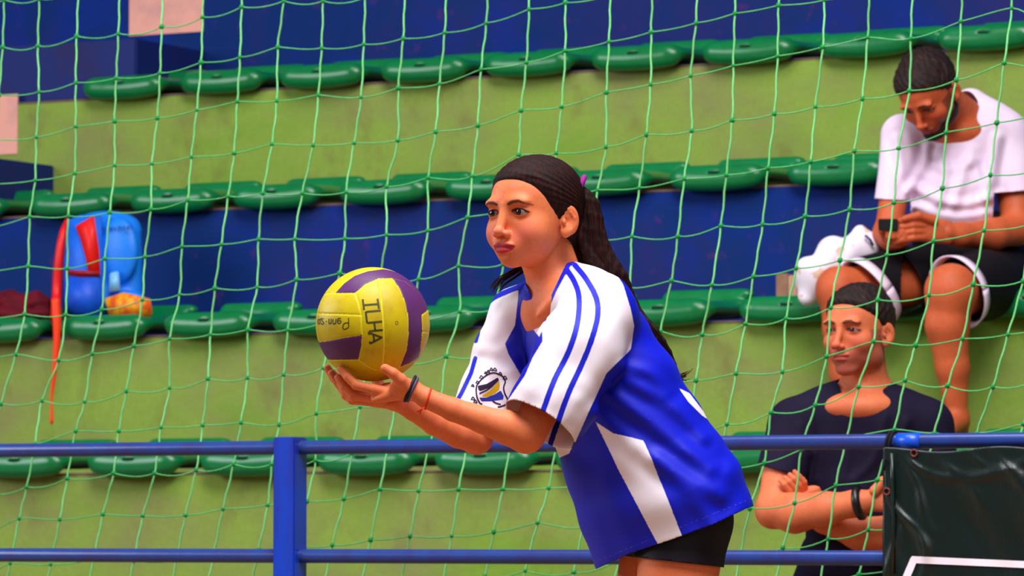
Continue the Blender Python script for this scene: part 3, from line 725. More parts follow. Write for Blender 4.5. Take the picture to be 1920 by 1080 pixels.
# tan carton
c0 = on_plane(1480, 566, ROWY[3] + .06)
rt = root('carton', 'small tan and grey carton on a green seat beside the white cap cloth', 'box', S2W((c0[0], ROWY[3] + .06, c0[2])), -TH)
rt['label'] = 'small tan carton with vertical bands standing on a green seat'
pm = 1.0 / (FPX / 13.9) 
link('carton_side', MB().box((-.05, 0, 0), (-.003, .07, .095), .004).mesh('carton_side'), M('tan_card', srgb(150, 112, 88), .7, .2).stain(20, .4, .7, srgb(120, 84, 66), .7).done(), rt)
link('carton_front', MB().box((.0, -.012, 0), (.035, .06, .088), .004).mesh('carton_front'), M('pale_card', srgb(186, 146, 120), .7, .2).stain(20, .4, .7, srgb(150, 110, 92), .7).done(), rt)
link('carton_base', MB().box((-.055, -.014, -.008), (.04, .072, .002), .003).mesh('carton_base'), M('white_card', srgb(220, 214, 214), .6, .2).done(), rt)
# ================================================================ PEOPLE
def rot_head(yaw, pitch=0.0, roll=0.0):
    """columns: own left, face forward, crown. yaw: degrees the face is turned from the lens towards the picture's left"""
    y = math.radians(yaw); fwd = np.array([-math.sin(y), -math.cos(y), 0.0]); lat = np.array([math.cos(y), -math.sin(y), 0.0]); up = np.array([0, 0, 1.0])
    p = math.radians(pitch); f2 = fwd * math.cos(p) - up * math.sin(p); u2 = up * math.cos(p) + fwd * math.sin(p)
    r = math.radians(roll); l3 = lat * math.cos(r) + u2 * math.sin(r); u3 = u2 * math.cos(r) - lat * math.sin(r)
    return np.stack([l3, f2, u3], 1)
def rz3(a):
    c, s = math.cos(a), math.sin(a); return np.array([[c, -s, 0], [s, c, 0], [0, 0, 1.0]])
def ry3(a):
    c, s = math.cos(a), math.sin(a); return np.array([[c, 0, s], [0, 1, 0], [-s, 0, c]])
def cranium(f, k=0.02, g=0.0, man=False):
    f.ell((0, -0.014, 0.024), (0.0735 + g, 0.091 + g, 0.080 + g), k)
    f.ell((0, 0.018, 0.022), (0.063 + g, 0.070 + g, 0.068 + g), k)
def head_field(h, kind='girl'):
    man = kind != 'girl'; f = Field((-0.105, -0.125, -0.150), (0.105, 0.135, 0.125), h)
    cranium(f)
    if man:
        f.ell((0, 0.024, -0.030), (0.064, 0.062, 0.062), 0.022)
        f.ell((0, 0.020, -0.066), (0.056, 0.058, 0.040), 0.02)
        f.ell((0, 0.066, -0.096), (0.028, 0.020, 0.017), 0.018)
        for s in (-1, 1):
            f.ell((s*0.044, 0.004, -0.070), (0.018, 0.030, 0.024), 0.02)
            f.ell((s*0.040, 0.056, -0.030), (0.024, 0.022, 0.022), 0.018)
            f.ell((s*0.026, 0.080, 0.019), (0.026, 0.013, 0.009), 0.012)
    else:
        f.ell((0, 0.024, -0.026), (0.0625, 0.060, 0.058), 0.022)
        f.ell((0, 0.024, -0.058), (0.050, 0.054, 0.040), 0.022)
        f.ell((0, 0.066, -0.086), (0.019, 0.018, 0.015), 0.020)
        for s in (-1, 1):
            f.ell((s*0.037, 0.052, -0.036), (0.026, 0.026, 0.027), 0.022)
            f.ell((s*0.026, 0.078, 0.019), (0.024, 0.011, 0.009), 0.014)
    f.ell((0, 0.074, -0.062), (0.029, 0.018, 0.022), 0.018)          # mouth mound
    for s in (-1, 1):
        f.ell((s*0.0315, 0.094, -0.001), (0.0175, 0.0150, 0.0125), 0.012, mode='sub')
        f.ell((s*0.0320, 0.0690, 0.0), (0.0165, 0.0158, 0.0135), 0.005)   # eyelids over the ball
    ny = 0.006 if man else 0.0
    f.cap((0, 0.083, 0.010), (0, 0.100 + ny, -0.032), 0.0068, 0.0082, 0.010)
    f.ell((0, 0.1035 + ny, -0.036), (0.0095 + ny/3, 0.0085, 0.0085), 0.006)
    for s in (-1, 1): f.ell((s*0.0120, 0.0935 + ny, -0.0400), (0.0066, 0.0088, 0.0068), 0.005)
    for s in (-1, 1): f.ell((s*0.0060, 0.1000 + ny, -0.0475), (0.0036, 0.0050, 0.0034), 0.002, mode='sub')
    f.cap((0, 0.095, -0.048), (0, 0.0945, -0.055), 0.003, 0.003, 0.004, mode='sub')
    fl_ = 0.75 if man else 1.1
    for s in (-1, 1): f.ell((s*0.0085, 0.0895, -0.0600), (0.0145, 0.0075, 0.0052 * fl_), 0.004)
    f.ell((0, 0.0895, -0.0705), (0.0165, 0.0082, 0.0060 * fl_), 0.004)
    pts = [(x, 0.0985 - 10.5 * x * x * 1.6, -0.0648 - 1.5 * x * x * (2 if man else -1)) for x in np.linspace(-0.0235, 0.0235, 9)]
    f.chain(pts, [0.0014] * 9, 0.0022, mode='sub')
    f.ell((0, 0.093, -0.0805), (0.014, 0.006, 0.0045), 0.006, mode='sub')
    # eye openings
    for s in (-1, 1): f.ell((s*0.0322, 0.0860, 0.0), (0.0158, 0.0135, 0.0056 if not man else 0.0044), 0.0012, R=ry3(s * 0.10), mode='sub')
    # ears
    for s in (-1, 1):
        R = rz3(s * 0.52)
        f.ell((s*0.0770, -0.010, -0.014), (0.0065, 0.0190, 0.0280), 0.004, R=R)
        f.ell((s*0.0740, -0.002, -0.036), (0.0070, 0.010, 0.011), 0.005, R=R)
        f.ell((s*0.0838, -0.0058, -0.012), (0.0068, 0.0128, 0.0200), 0.0016, R=R, mode='sub')
        f.chain([(s*0.0800, -0.010, 0.0005), (s*0.0835, -0.0165, -0.010), (s*0.0815, -0.0140, -0.024)], [0.0026, 0.0026, 0.0022], 0.0025)
        f.ell((s*0.0770, 0.0045, -0.018), (0.0035, 0.0045, 0.006), 0.003)
        f.ell((s*0.0785, -0.0035, -0.016), (0.0050, 0.0055, 0.0075), 0.002, mode='sub')
    return f
def face_attrs(me, V, kind='girl'):
    man = kind != 'girl'; x, y, z = V.T; ax = np.abs(x); fr = y > 0.045
    # lips
    hw = 0.0255; t = np.clip(1 - (x / hw) ** 2, 0, 1)
    zl = -0.0648 + (1.5 * x * x if not man else -1.5 * x * x)
    up = (0.0088 if not man else 0.0050) * t ** .7 - 0.0012 * np.exp(-(x / .004) ** 2); dn = (0.0110 if not man else 0.0070) * t ** .7
    lip = np.where(z > zl, up - (z - zl), dn - (zl - z)); lip = np.where(fr & (ax < hw), lip, -0.01)
    put_attr(me, 'lips', lip * 1000)
    put_attr(me, 'lipline', np.where(fr & (ax < hw + .002) & (y < .2), 0.9 - np.abs(z - zl) * 1000, -5))
    # brows
    bp = [(0.013, 0.0150), (0.024, 0.0190), (0.037, 0.0200), (0.051, 0.0125)] if not man else [(0.012, 0.0175), (0.022, 0.0205), (0.034, 0.0215), (0.048, 0.0150)]
    d = d_line(np.stack([ax, z], 1), bp); wd = np.interp(ax, [0.010, 0.018, 0.034, 0.048], [0.0014, 0.0030, 0.0027, 0.0006]) * (1.35 if man else 1.0)
    put_attr(me, 'brow', np.where(fr, (wd - d) * 1000, -5))
    # dark lash line at the rim of the eye opening
    ex = (ax - 0.0322); c, s = math.cos(.10), math.sin(.10); u = ex * c - z * s; v = ex * s + z * c
    ro = (0.0054 if not man else 0.0043)
    e = (np.sqrt((u / 0.0156) ** 2 + (v / ro) ** 2) - 1) * ro
    lw_ = np.where(v > 0, 0.0024, 0.0006) * np.clip(1.35 - np.abs(u) / .0165, .2, 1) if not man else 0.0007
    put_attr(me, 'lash', np.where(fr, (lw_ - np.abs(e)) * 1000, -5))
    put_attr(me, 'socket_shade', np.where(fr, np.exp(-(((ax - 0.030) / 0.018) ** 2 + ((z - 0.002) / 0.012) ** 2)), 0))  # shading of the eye sockets, put into the skin colour
    put_attr(me, 'cheek', np.where(fr, np.exp(-(((ax - 0.040) / 0.020) ** 2 + ((z + 0.038) / 0.020) ** 2)), 0) + .6 * np.exp(-(((ax) / 0.012) ** 2 + ((z + 0.036) / 0.01) ** 2)) * (y > .08))
    sb = np.clip((-z - 0.030) / 0.03, 0, 1) * (y > -0.02)
    sb = np.maximum(sb, np.clip(1 - np.abs(ax - .066) / .02, 0, 1) * (z < .0) * (y > 0) * (y < .05) * (z > -.08)) * (lip < -.001)
    put_attr(me, 'stubble', np.where(z < 0.01, sb, 0))
def skin_mat(name, base, deep, lipc, browc, cheekc, stub=None, rough=.58):
    m = M(name, base, rough, .35)
    m.stain(14, .4, .7, deep, .4); m.stain(45, .5, .7, cheekc, .35); m.stain(160, .5, .75, deep, .3)
    m.attr('cheek', cheekc, 0, 1, .55); m.attr('socket_shade', deep, 0, 1, .6)
    if stub: m.attr('stubble', stub, 0, 1, .62)
    m.attr('lips', lipc, -.6, .5, .92); m.attr('lipline', srgb(88, 20, 34), 0, .6, .75)
    m.attr('brow', browc, -1.8, 1.2, .9); m.attr('lash', srgb(28, 12, 12), -.3, .5, .95)
    m.bump(420, .0004, .25); return m.sss(.12).done()
def eyes(parent, C, R, gaze_yaw, iris, sc_=1.0, gz=0.0):
    s_, f_ = cube_sphere(14)
    o_ = np.array(parent.location)
    for s in (-1, 1):
        c = C + R @ (np.array([s*0.0320, 0.0692, 0.0]) * sc_)
        g = rot_head(gaze_yaw, gz)[:, 1]
        V = s_ * 0.0140 * sc_; ang = np.arccos(np.clip(s_ @ g, -1, 1)) * 0.0140 * 1000
        V = V + g[None] * (np.clip(6.2 - ang, 0, 2) * .0003)[:, None]
        me = mesh_np('eye', V + c - o_, f_); put_attr(me, 'iris', 7.6 - ang); put_attr(me, 'pupil', 3.0 - ang)
        link('eye', me, iris, parent)
MEYE = M('eye_surface', srgb(150, 130, 134), .12, .6).attr('iris', srgb(40, 18, 10), -.3, .3).attr('pupil', srgb(6, 4, 4), -.2, .2).done()
def join_np(parts):
    V = []; F4 = []; F3 = []; n = 0; A = {}
    keys = set().union(*[p[2].keys() for p in parts])
    for v, f, a in parts:
        V.append(v); (F4 if f.shape[1] == 4 else F3).append(f + n); n += len(v)
        for k in keys: A.setdefault(k, []).append(a.get(k, np.full(len(v), -5.0 if k in ('lips', 'lipline', 'brow', 'lash') else 0.0)))
    Fs = ([np.concatenate(F4)] if F4 else []) + ([np.concatenate(F3)] if F3 else [])
    return np.concatenate(V), Fs, {k: np.concatenate(v) for k, v in A.items()}
def head_part(C, R, kind, h, scale=1.0):
    f = head_field(h, kind); V, F = f.mesh(); me = mesh_np('tmp', V, F); face_attrs(me, V, kind)
    A = {}
    for at in me.attributes:
        if at.data_type == 'FLOAT' and at.domain == 'POINT' and not at.name.startswith('.'):
            b = np.empty(len(V), F32); at.data.foreach_get('value', b); A[at.name] = b
    bpy.data.meshes.remove(me)
    return (C + (V * scale) @ R.T, F, A)
def make_body(parts, mat, parent):
    V, Fs, A = join_np(parts); me = mesh_np('body', V - np.array(parent.location), Fs)
    for k, v in A.items(): put_attr(me, k, v)
    return link('body', me, mat, parent)
def hair_field(h, kind):
    f = Field((-0.11, -0.13, -0.12), (0.11, 0.12, 0.145), h)
    return f
def fingers(f, chains, k=0.0025):
    for pts, rs in chains: f.chain(pts, rs, k)
def nets_world(f): return f.mesh()

# ---------------------------------------------------------------- THE PLAYER
def G(px, py, dy=0.0): return PX(px, py, DG + dy)
pr = root('person', 'girl in blue and white jersey and black shorts leaning forward, holding the ball', 'person', (PX(1260, 990, DG)[0], PX(1260, 990, DG)[1], 0.0))
SKG = skin_mat('skin_girl', srgb(232, 128, 76), srgb(196, 84, 46), srgb(186, 32, 62), srgb(44, 16, 12), srgb(246, 126, 112))
HC = G(1001, 402, -0.02); HR = rot_head(40, 1, 0); HSC = 1.0
parts = [head_part(HC, HR, 'girl', 0.0015, HSC)]
# neck and chest
f = Field(G(930, 700, -.2) - [0, 0, .02], G(1160, 440, .2) + [0, 0, .02], .0025)
nb = G(1052, 560, 0.0)
f.cap(HC + HR @ np.array([0, -0.012, -0.055]), nb, 0.043, 0.047, 0.02)
f.cap(HC + HR @ np.array([0, -0.030, -0.030]), nb, 0.042, 0.050, 0.02)
f.ecap(G(1045, 585, 0), G(1100, 660, 0), (.10, .058), (.12, .07), (.5, -.87, 0), .03)
f.cap(G(1045, 545, 0), G(1110, 570, -.10), .034, .034, .03); f.cap(G(1045, 545, 0), G(990, 580, .10), .034, .034, .03)
f.cap(G(1012, 592, -.06), G(1040, 560, -.08), .007, .005, .012); 
V, F = f.mesh(); parts.append((V, F, {}))
# arms and hands
sh_n, el_n, wr_n = G(1120, 585, -.14), G(988, 812, -.235), G(775, 732, -.235)
f = Field(np.minimum.reduce([G(600, 860, -.36), G(600, 860, .1)]) - [0, .0, 0], G(1200, 540, -.03), .0018)
f = Field((G(600, 700, -.3)[0], G(800, 700, -.31)[1], G(800, 875, -.2)[2]), (G(1175, 700, -.1)[0], G(800, 700, -.05)[1], G(800, 600, -.2)[2]), .0018)
f.chain([sh_n, el_n], [.045, .033], .01)
f.chain([el_n, G(952, 802, -.236), G(905, 787, -.237), G(850, 768, -.237), G(800, 747, -.236), wr_n], [.0335, .0315, .0248, .0212, .0180, .0172], .005)
f.ell(G(985, 822, -.232), (.026, .026, .024), .015)
# near hand: palm under the ball, thumb up in front, index along the side
def H(px, py, dy): return G(px, py, dy)
f.ecap(H(768, 730, -.232), H(716, 737, -.205), (.026, .0165), (.038, .0135), (0.0, 1, .35), .010)
f.ell(H(752, 722, -.245), (.020, .017, .016), .010)
fingers(f, [([H(762, 727, -.250), H(751, 712, -.262), H(737, 700, -.268), H(722, 691, -.268)], [.0130, .0112, .0098, .0086]),
            ([H(722, 735, -.228), H(700, 730, -.232), H(668, 722, -.228), H(652, 707, -.222), H(639, 692, -.214)], [.0105, .0092, .0086, .0078, .0068]),
            ([H(718, 744, -.205), H(694, 745, -.205), H(663, 742, -.204), H(646, 726, -.198), H(634, 708, -.192)], [.0108, .0098, .0092, .0082, .007]),
            ([H(716, 748, -.186), H(694, 750, -.186), H(666, 748, -.183), H(648, 734, -.176), H(638, 720, -.170)], [.0105, .0094, .0088, .008, .007]),
            ([H(718, 750, -.168), H(700, 752, -.166), H(678, 750, -.164), H(664, 740, -.160), H(656, 728, -.156)], [.0095, .0085, .0078, .007, .0062])])
V, F = f.mesh(); parts.append((V, F, {}))
sh_f, el_f, wr_f = G(968, 590, .12), G(893, 820, .0), G(745, 752, -.125)
f = Field((G(595, 700, -.1)[0], G(800, 700, -.175)[1], G(800, 880, -.1)[2]), (G(1010, 700, .1)[0], G(800, 700, .19)[1], G(800, 560, -.1)[2]), .0020)
f.chain([sh_f, el_f], [.042, .032], .01)
f.chain([el_f, G(860, 812, -.03), G(815, 792, -.065), G(775, 768, -.10), wr_f], [.0305, .0275, .0238, .0200, .0178], .005)
f.ecap(wr_f, H(706, 748, -.11), (.026, .0160), (.036, .0125), (0, 1, .3), .010)
fingers(f, [([H(706, 748, -.140), H(688, 752, -.142), H(660, 750, -.138), H(648, 742, -.13), H(642, 728, -.125)], [.0095, .0088, .0084, .0078, .0068]),
            ([H(702, 744, -.122), H(680, 746, -.122), H(650, 738, -.118), H(634, 718, -.112), H(622, 700, -.108)], [.0105, .0095, .009, .0082, .007]),
            ([H(700, 740, -.104), H(676, 742, -.104), H(645, 732, -.10), H(626, 708, -.096), H(614, 690, -.094)], [.0105, .0096, .009, .0082, .007]),
            ([H(702, 738, -.086), H(680, 738, -.084), H(655, 730, -.08), H(636, 712, -.078), H(622, 698, -.076)], [.0100, .009, .0085, .0078, .0068]),
            ([H(730, 742, -.078), H(715, 728, -.06), H(706, 712, -.052), H(700, 698, -.050)], [.0125, .011, .0098, .0086])])
V, F = f.mesh(); parts.append((V, F, {}))
# pelvis and legs down to the floor
f = Field((G(1100, 900)[0], DG - .42, -.005), (G(1420, 900)[0] + .06, DG + .42, G(1300, 900)[2]), .006)
hipn, hipf = G(1280, 985, -.078), G(1250, 1000, .070)
knn, knf = G(1236, 1440, -.13), G(1160, 1440, .12)
ann, anf = PX(1300, 1850, DG - .16), PX(1230, 1850, DG + .16)
for hp, kn, an in ((hipn, knn, ann), (hipf, knf, anf)):
    f.cap(hp, kn, .082, .050, .03); f.chain([kn, kn * .55 + an * .45 + np.array([.01, 0, 0]), an], [.050, .047, .030], .02)
    f.cap(an + [0, 0, -.005], np.array([an[0] - .13, an[1] - .05, .028]), .032, .024, .02); f.cap(an, np.array([an[0] + .02, an[1], .03]), .03, .028, .02)
V, F = f.mesh(); parts.append((V, F, {}))
body = make_body(parts, SKG, pr)
eyes(pr, HC, HR, 47, MEYE)
# ---- hair
MHR = M('hair_dark', srgb(26, 9, 8), .55, .14).stain(26, .45, .72, srgb(70, 24, 16), .7, (8, 8, .8)).bump(150, .0016, .7, (6, 6, .35)).done()
f = Field((-.105, -.13, -.11), (.105, .12, .14), .0016)
f.ell((0, -0.016, 0.026), (0.0800, 0.0990, 0.0865), 0.02); f.ell((0, 0.016, 0.024), (0.0680, 0.0745, 0.0735), 0.02)
f.ell((0, -.052, -.02), (.060, .052, .058), .02)
V, F = f.mesh()
x, y, z = V.T
yh = np.interp(z, [-.09, -.05, -.038, -.030, -.018, .004, .024, .040, .052, .062, .070, .11], [-.055, -.035, .004, .022, .030, .038, .049, .060, .070, .082, .105, .16])
base = (yh - y) 
# the hair thins out to the hairline
tt = np.clip(base / .035, 0, 1) ** .6
V2 = V.copy(); cc = np.array([0, -.014, .02]); dirv = V - cc; dirv /= np.linalg.norm(dirv, axis=1)[:, None]; V2 -= dirv * ((1 - tt) * .0075)[:, None]
strand = np.arctan2(x, (z - .0) + 1e-6)
V2 += dirv * (tt ** 2 * 0.0006 * np.sin(90 * np.arctan2(z + .01, y + .12) + 40 * x))[:, None]
V3, F3, _ = clip_mesh(V2, F, base)
# the ears stay free
child_np('hair', HC + V3 @ HR.T, F3, MHR, pr)
# ponytail in locks
f = Field((G(1040, 500, 0)[0], DG - .2, G(1200, 735)[2]), (G(1320, 500)[0], DG + .16, G(1100, 325)[2]), .0026)
spine = [(1078, 350, .01), (1097, 375, .01), (1100, 430, .01), (1112, 470, .015), (1136, 508, .02), (1157, 543, .02), (1184, 582, .01), (1216, 617, .0), (1243, 656, -.0), (1267, 704, .0)]
wid = [.020, .028, .038, .044, .048, .036, .024, .020, .016, .007]
SP = np.array([G(*p) for p in spine])
for q in range(30):
    a = q * 2.399; rr = math.sqrt((q + .5) / 30) * .84
    ph = RNG.uniform(0, 6.28); pts = []; rs = []
    for i in range(len(SP)):
        tw = a + .25 * math.sin(i * .9 + ph); o_ = np.array([math.cos(tw) * rr * wid[i], math.sin(tw) * rr * wid[i] * .75, -math.cos(tw) * rr * wid[i] * .30])
        pts.append(SP[i] + o_); rs.append(max(.0022, wid[i] * .20 * (1 if i else 1.2)))
    pts = spline(pts, 2); rs = np.interp(np.linspace(0, 1, len(pts)), np.linspace(0, 1, len(rs)), rs)
    f.chain(list(pts), list(rs), .0035)
V, F = f.mesh(); ptail = child_np('ponytail', V, F, MHR, pr)
mb = MB(); off = np.array(pr.location)
for q in range(46):
    ph = RNG.uniform(0, 6.28); rr = RNG.uniform(.75, 1.12); i0 = RNG.randint(3, 7); pts = []
    for i in range(i0, len(SP)):
        pts.append(SP[i] + np.array([math.cos(ph), math.sin(ph) * .75, -math.cos(ph) * .3]) * rr * wid[i])
    e = SP[-1] + np.array([RNG.uniform(-.004, .022), RNG.uniform(-.01, .01), RNG.uniform(-.012, .006)]); pts.append(e)
    if q < 12: pts.append(e + np.array([RNG.uniform(.01, .026), 0, RNG.uniform(.0, .014)]))
    S = spline(pts, 4); V, F_, T_ = tube(S - off, np.linspace(.0011, .0004, len(S)), 4); mb.add(V, F_)
for q in range(16):       # wisps over the far shoulder
    o_ = RNG.uniform(-1, 1, 3) * np.array([.007, .006, .006])
    S = spline([G(994, 488, .03) + o_, G(976, 503, .05) + o_, G(957, 515, .06) + o_ * 1.2, G(940, 526, .07) + o_ * 1.3, G(924 + 10 * RNG.rand(), 540 + 4 * RNG.rand(), .07) + o_ * 1.3], 5)
    V, F_, T_ = tube(S - off, np.linspace(.0026, .0005, len(S)), 5); mb.add(V, F_)
link('loose_strands', mb.mesh('loose_strands', True), MHR, pr, kind='stuff')
tc = G(1088, 352, .01); a = np.linspace(0, 2*np.pi, 21)[:, None]; ax1 = np.array([.35, 0, .94]); ax2 = np.array([0, 1, 0])
ring = tc + np.cos(a) * ax1 * .021 + np.sin(a) * ax2 * .020
V, F_, T_ = tube(ring, .0055, 8); child_np('hair_tie', V, F_, M('purple_tie', srgb(140, 30, 130), .7, .2).done(), pr, label='purple hair tie')
# ---- jersey
LN = np.array([.5, -.866, 0])
f = Field((G(850, 700)[0], DG - .42, G(1100, 1095)[2]), (G(1410, 700)[0] + .02, DG + .34, G(1100, 480)[2]), .0040)
S_ = [((1070, 572, 0), (.125, .066)), ((1100, 650, 0), (.150, .096)), ((1146, 745, 0), (.160, .112)), ((1196, 848, 0), (.165, .126)), ((1238, 935, 0), (.186, .138)), ((1276, 1040, 0), (.200, .142))]
for i in range(len(S_) - 1): f.ecap(G(*S_[i][0]), G(*S_[i+1][0]), S_[i][1], S_[i+1][1], LN, .03)
f.cap(G(1066, 540, -.02), G(1122, 580, -.13), .046, .064, .03); f.cap(G(1042, 548, .04), G(972, 592, .12), .040, .056, .03)
f.ell(G(1045, 545, 0), (.062, .066, .05), .02)
# sleeves
def sleeves(f):
    f.chain([G(1124, 588, -.13), G(1085, 660, -.18), G(1040, 752, -.215), G(985, 850, -.24)], [.064, .078, .073, .073], .022)
    f.chain([G(972, 600, .12), G(948, 660, .10), G(922, 740, .06), G(895, 812, .03), G(880, 850, .02)], [.052, .056, .058, .060, .060], .022)
sleeves(f)
fold_lines = [([(1150, 742), (1230, 800), (1330, 880)], .0060, 7), ([(1120, 775), (1210, 850), (1350, 930)], .0055, 8), ([(1180, 715), (1260, 760), (1320, 820)], .0045, 6),
              ([(1230, 860), (1300, 930), (1340, 985)], .0045, 8), ([(1075, 880), (1110, 960), (1140, 1050)], .0045, 12), ([(1060, 560), (1030, 650), (1000, 730)], .0035, 9),
              ([(1150, 600), (1120, 690), (1080, 780)], .0035, 10), ([(1165, 690), (1215, 700), (1250, 735)], .0040, 6), ([(930, 600), (925, 680), (900, 740)], .0045, 7),
              ([(975, 690), (940, 700), (905, 690)], .004, 5), ([(960, 640), (935, 660), (905, 655)], .0035, 5), ([(1000, 780), (1050, 790), (1080, 750)], .0030, 6), ([(1130, 900), (1160, 980), (1180, 1030)], .0035, 9)]
def folds(P):
    q = proj(P); d = np.zeros(len(P))
    for ln_, amp, wd in fold_lines:
        dd = d_line(q, spline(np.array(ln_, float), 4)); w2 = wd * 1.7; d += amp * .62 * np.exp(-(dd / w2) ** 2) - amp * .3 * np.exp(-((dd - 2.0 * w2) / w2) ** 2)
    return d + .0012 * np.sin(.045 * q[:, 0] + .07 * q[:, 1] + 3 * np.sin(.013 * q[:, 0]))
f.shell_disp(folds, .022)
V, F = f.mesh(); q = proj(V)
# which cut applies where: sleeves are cut at their hems, the trunk at its own hem, and the neck is open
def side(q, a, b): a = np.array(a, float); b = np.array(b, float); d = (b - a) / np.hypot(*(b - a)); return (q - a) @ np.array([d[1], -d[0]])
def dseg(V, a, b):
    d = b - a; t = np.clip(((V - a) @ d) / (d @ d), 0, 1); return np.linalg.norm(V - a - t[:, None] * d, axis=1)
dn = dseg(V, G(1040, 752, -.215), G(985, 850, -.24)); df = dseg(V, G(922, 740, .06), G(880, 850, .02))
pxm = .001
def hem_cut(V, c, nrm): return (V - c) @ (nrm / np.linalg.norm(nrm))
# plane normals point to the kept side
hn = hem_cut(V, G(1012, 797, -.225), np.array([.52, .30, .80])); hf = hem_cut(V, G(904, 793, .04), np.array([.62, -.10, .76]))
trunk_d = dseg(V, G(1104, 650, 0), G(1276, 1040, 0))
near_s = (dn < .105) & (q[:, 1] > 700); far_s = (df < .09) & (q[:, 1] > 690)
cutv = np.full(len(V), 1.0)
cutv = np.where(near_s & (q[:, 0] < 1083), hn, cutv)
cutv = np.where(far_s & (q[:, 0] < 1000) & ~(near_s & (V[:, 1] < DG - .1)), hf, cutv)
ht = side(q, (1118, 1068), (1392, 957)) * pxm
ht = ht + 0.000 * q[:, 0]; hemc = np.interp(q[:, 0], [1100, 1180, 1260, 1340, 1395], [0, -.004, .001, .004, .0]) 
cutv = np.minimum(cutv, np.where(q[:, 1] > 900, ht + hemc, 1.0))
# neck opening
def dcap(V, a, b, ra, rb):
    d = b - a; t = np.clip(((V - a) @ d) / (d @ d), 0, 1); return np.linalg.norm(V - a - t[:, None] * d, axis=1) - (ra + t * (rb - ra))
neck = np.minimum(dcap(V, G(1042, 528, .0), G(1016, 460, -.01), .036, .058), sd := -np.minimum(sd_poly(q, [(974, 500), (985, 530), (993, 547), (1007, 585), (1015, 604), (1023, 580), (1037, 547), (1050, 520), (1064, 490), (1040, 430), (960, 430)]), 60) * .001 + np.where(V[:, 1] < G(1000, 600, .03)[1], 0, 1.0))
cutv = np.minimum(cutv, neck)
# keep trunk surface out of the sleeve tubes' insides is not needed: one smooth skin
Vj, Fj, _ = clip_mesh(V, F, cutv)
qj = proj(Vj)
dn2 = dseg(Vj, G(1124, 588, -.13), G(985, 850, -.24)); df2 = np.minimum(dseg(Vj, G(972, 600, .12), G(880, 850, .02)), dseg(Vj, G(1035, 548, .05), G(972, 600, .12)))
N_POLY = [(1072, 470), (1062, 500), (1045, 530), (1028, 565), (1016, 600), (1018, 640), (1000, 670), (985, 705), (940, 770), (1000, 880), (1068, 850), (1110, 757), (1136, 700), (1182, 655), (1188, 610), (1182, 580), (1168, 535), (1140, 490), (1100, 460)]
F_POLY = [(985, 480), (975, 515), (972, 560), (966, 610), (947, 645), (953, 664), (968, 690), (985, 720), (1010, 760), (1000, 900), (800, 900), (800, 560), (900, 470)]
PANEL = [(1117, 790), (1150, 812), (1206, 826), (1222, 860), (1281, 1010), (1240, 1031), (1210, 975), (1160, 880)]
VTIP = [(992, 603), (1004, 592), (1014, 606), (1021, 612), (1012, 632), (1004, 622)]
COLL = [(960, 500), (977, 500), (985, 530), (993, 547), (1008, 590), (1003, 600), (992, 600), (976, 560)]
COLR = [(1062, 480), (1086, 482), (1070, 500), (1059, 519), (1044, 547), (1031, 577), (1025, 602), (1016, 607), (1023, 580), (1037, 547), (1050, 520)]
wN, wF, wP = sd_poly(qj, N_POLY), sd_poly(qj, F_POLY), sd_poly(qj, PANEL)
white = np.maximum(np.where(Vj[:, 1] < DG + .10, wN, -20), wP)
white = np.where(df2 < .085, np.maximum(white, wF), white); white = np.maximum(white, np.where(qj[:, 1] < 700, sd_poly(qj, VTIP), -20))
back_panel = sd_poly(qj, [(1272, 728), (1292, 738), (1332, 790), (1316, 780), (1290, 754)]); white = np.maximum(white, back_panel)
l1 = [(1062, 505), (1078, 530), (1086, 560), (1082, 610), (1066, 660), (1040, 712), (1022, 760), (1008, 800), (1000, 830)]
l2 = [(1078, 498), (1100, 525), (1118, 560), (1120, 595), (1108, 640), (1090, 685), (1068, 732), (1050, 780), (1038, 815), (1030, 840)]
strp = np.maximum(5.2 - d_line(qj, spline(l1, 5)), 5.2 - d_line(qj, spline(l2, 5))); strp = np.where(Vj[:, 1] < DG - .005, strp, -20)
l3 = [(975, 538), (945, 550), (922, 562), (908, 580), (902, 600)]; l4 = [(905, 590), (897, 625), (893, 640)]; l5 = [(892, 672), (884, 700), (866, 738), (858, 752)]
stf = np.maximum.reduce([5 - d_line(qj, spline(l3, 5)), 4 - d_line(qj, l4), 4 - d_line(qj, l5)]); stf = np.where(Vj[:, 1] > DG + .0, stf, -20)
blue = np.maximum.reduce([strp, stf, np.where(Vj[:, 1] < DG + .09, sd_poly(qj, COLL), -20), np.where(Vj[:, 1] < DG + .09, sd_poly(qj, COLR), -20)])
white = np.minimum(white, -blue)
seamd = np.minimum(np.abs(sd_poly(qj, N_POLY)), np.abs(ht[0] if False else side(qj, (1118, 1058), (1392, 947))))
MJ = M('jersey', srgb(3, 20, 196), .55, .3).attr('white', srgb(244, 236, 246), -.8, .8).attr('hemline', srgb(150, 150, 200), 0, 1, .25).bump(700, .0004, .3).done()
me = mesh_np('jersey', Vj - np.array(pr.location), Fj); put_attr(me, 'white', white)
put_attr(me, 'hemline', 1.2 - np.abs(side(qj, (1114, 1054), (1388, 943))) )
jer = link('jersey', me, MJ, pr); smooth_mod(jer, .0022, 3)
bvh = BVHTree.FromPolygons([tuple(v) for v in Vj], [tuple(map(int, f_)) for f_ in Fj])
def on_jersey(px, py, off=.0016):
    o_ = np.array([0, 0, CAMZ]); d = PX(px, py, 1.0) - o_; d /= np.linalg.norm(d)
    h_ = bvh.ray_cast(Vector(o_), Vector(d)); p = np.array(h_[0]) if h_[0] is not None else PX(px, py, DG)
    return p - d * off - np.array(pr.location)
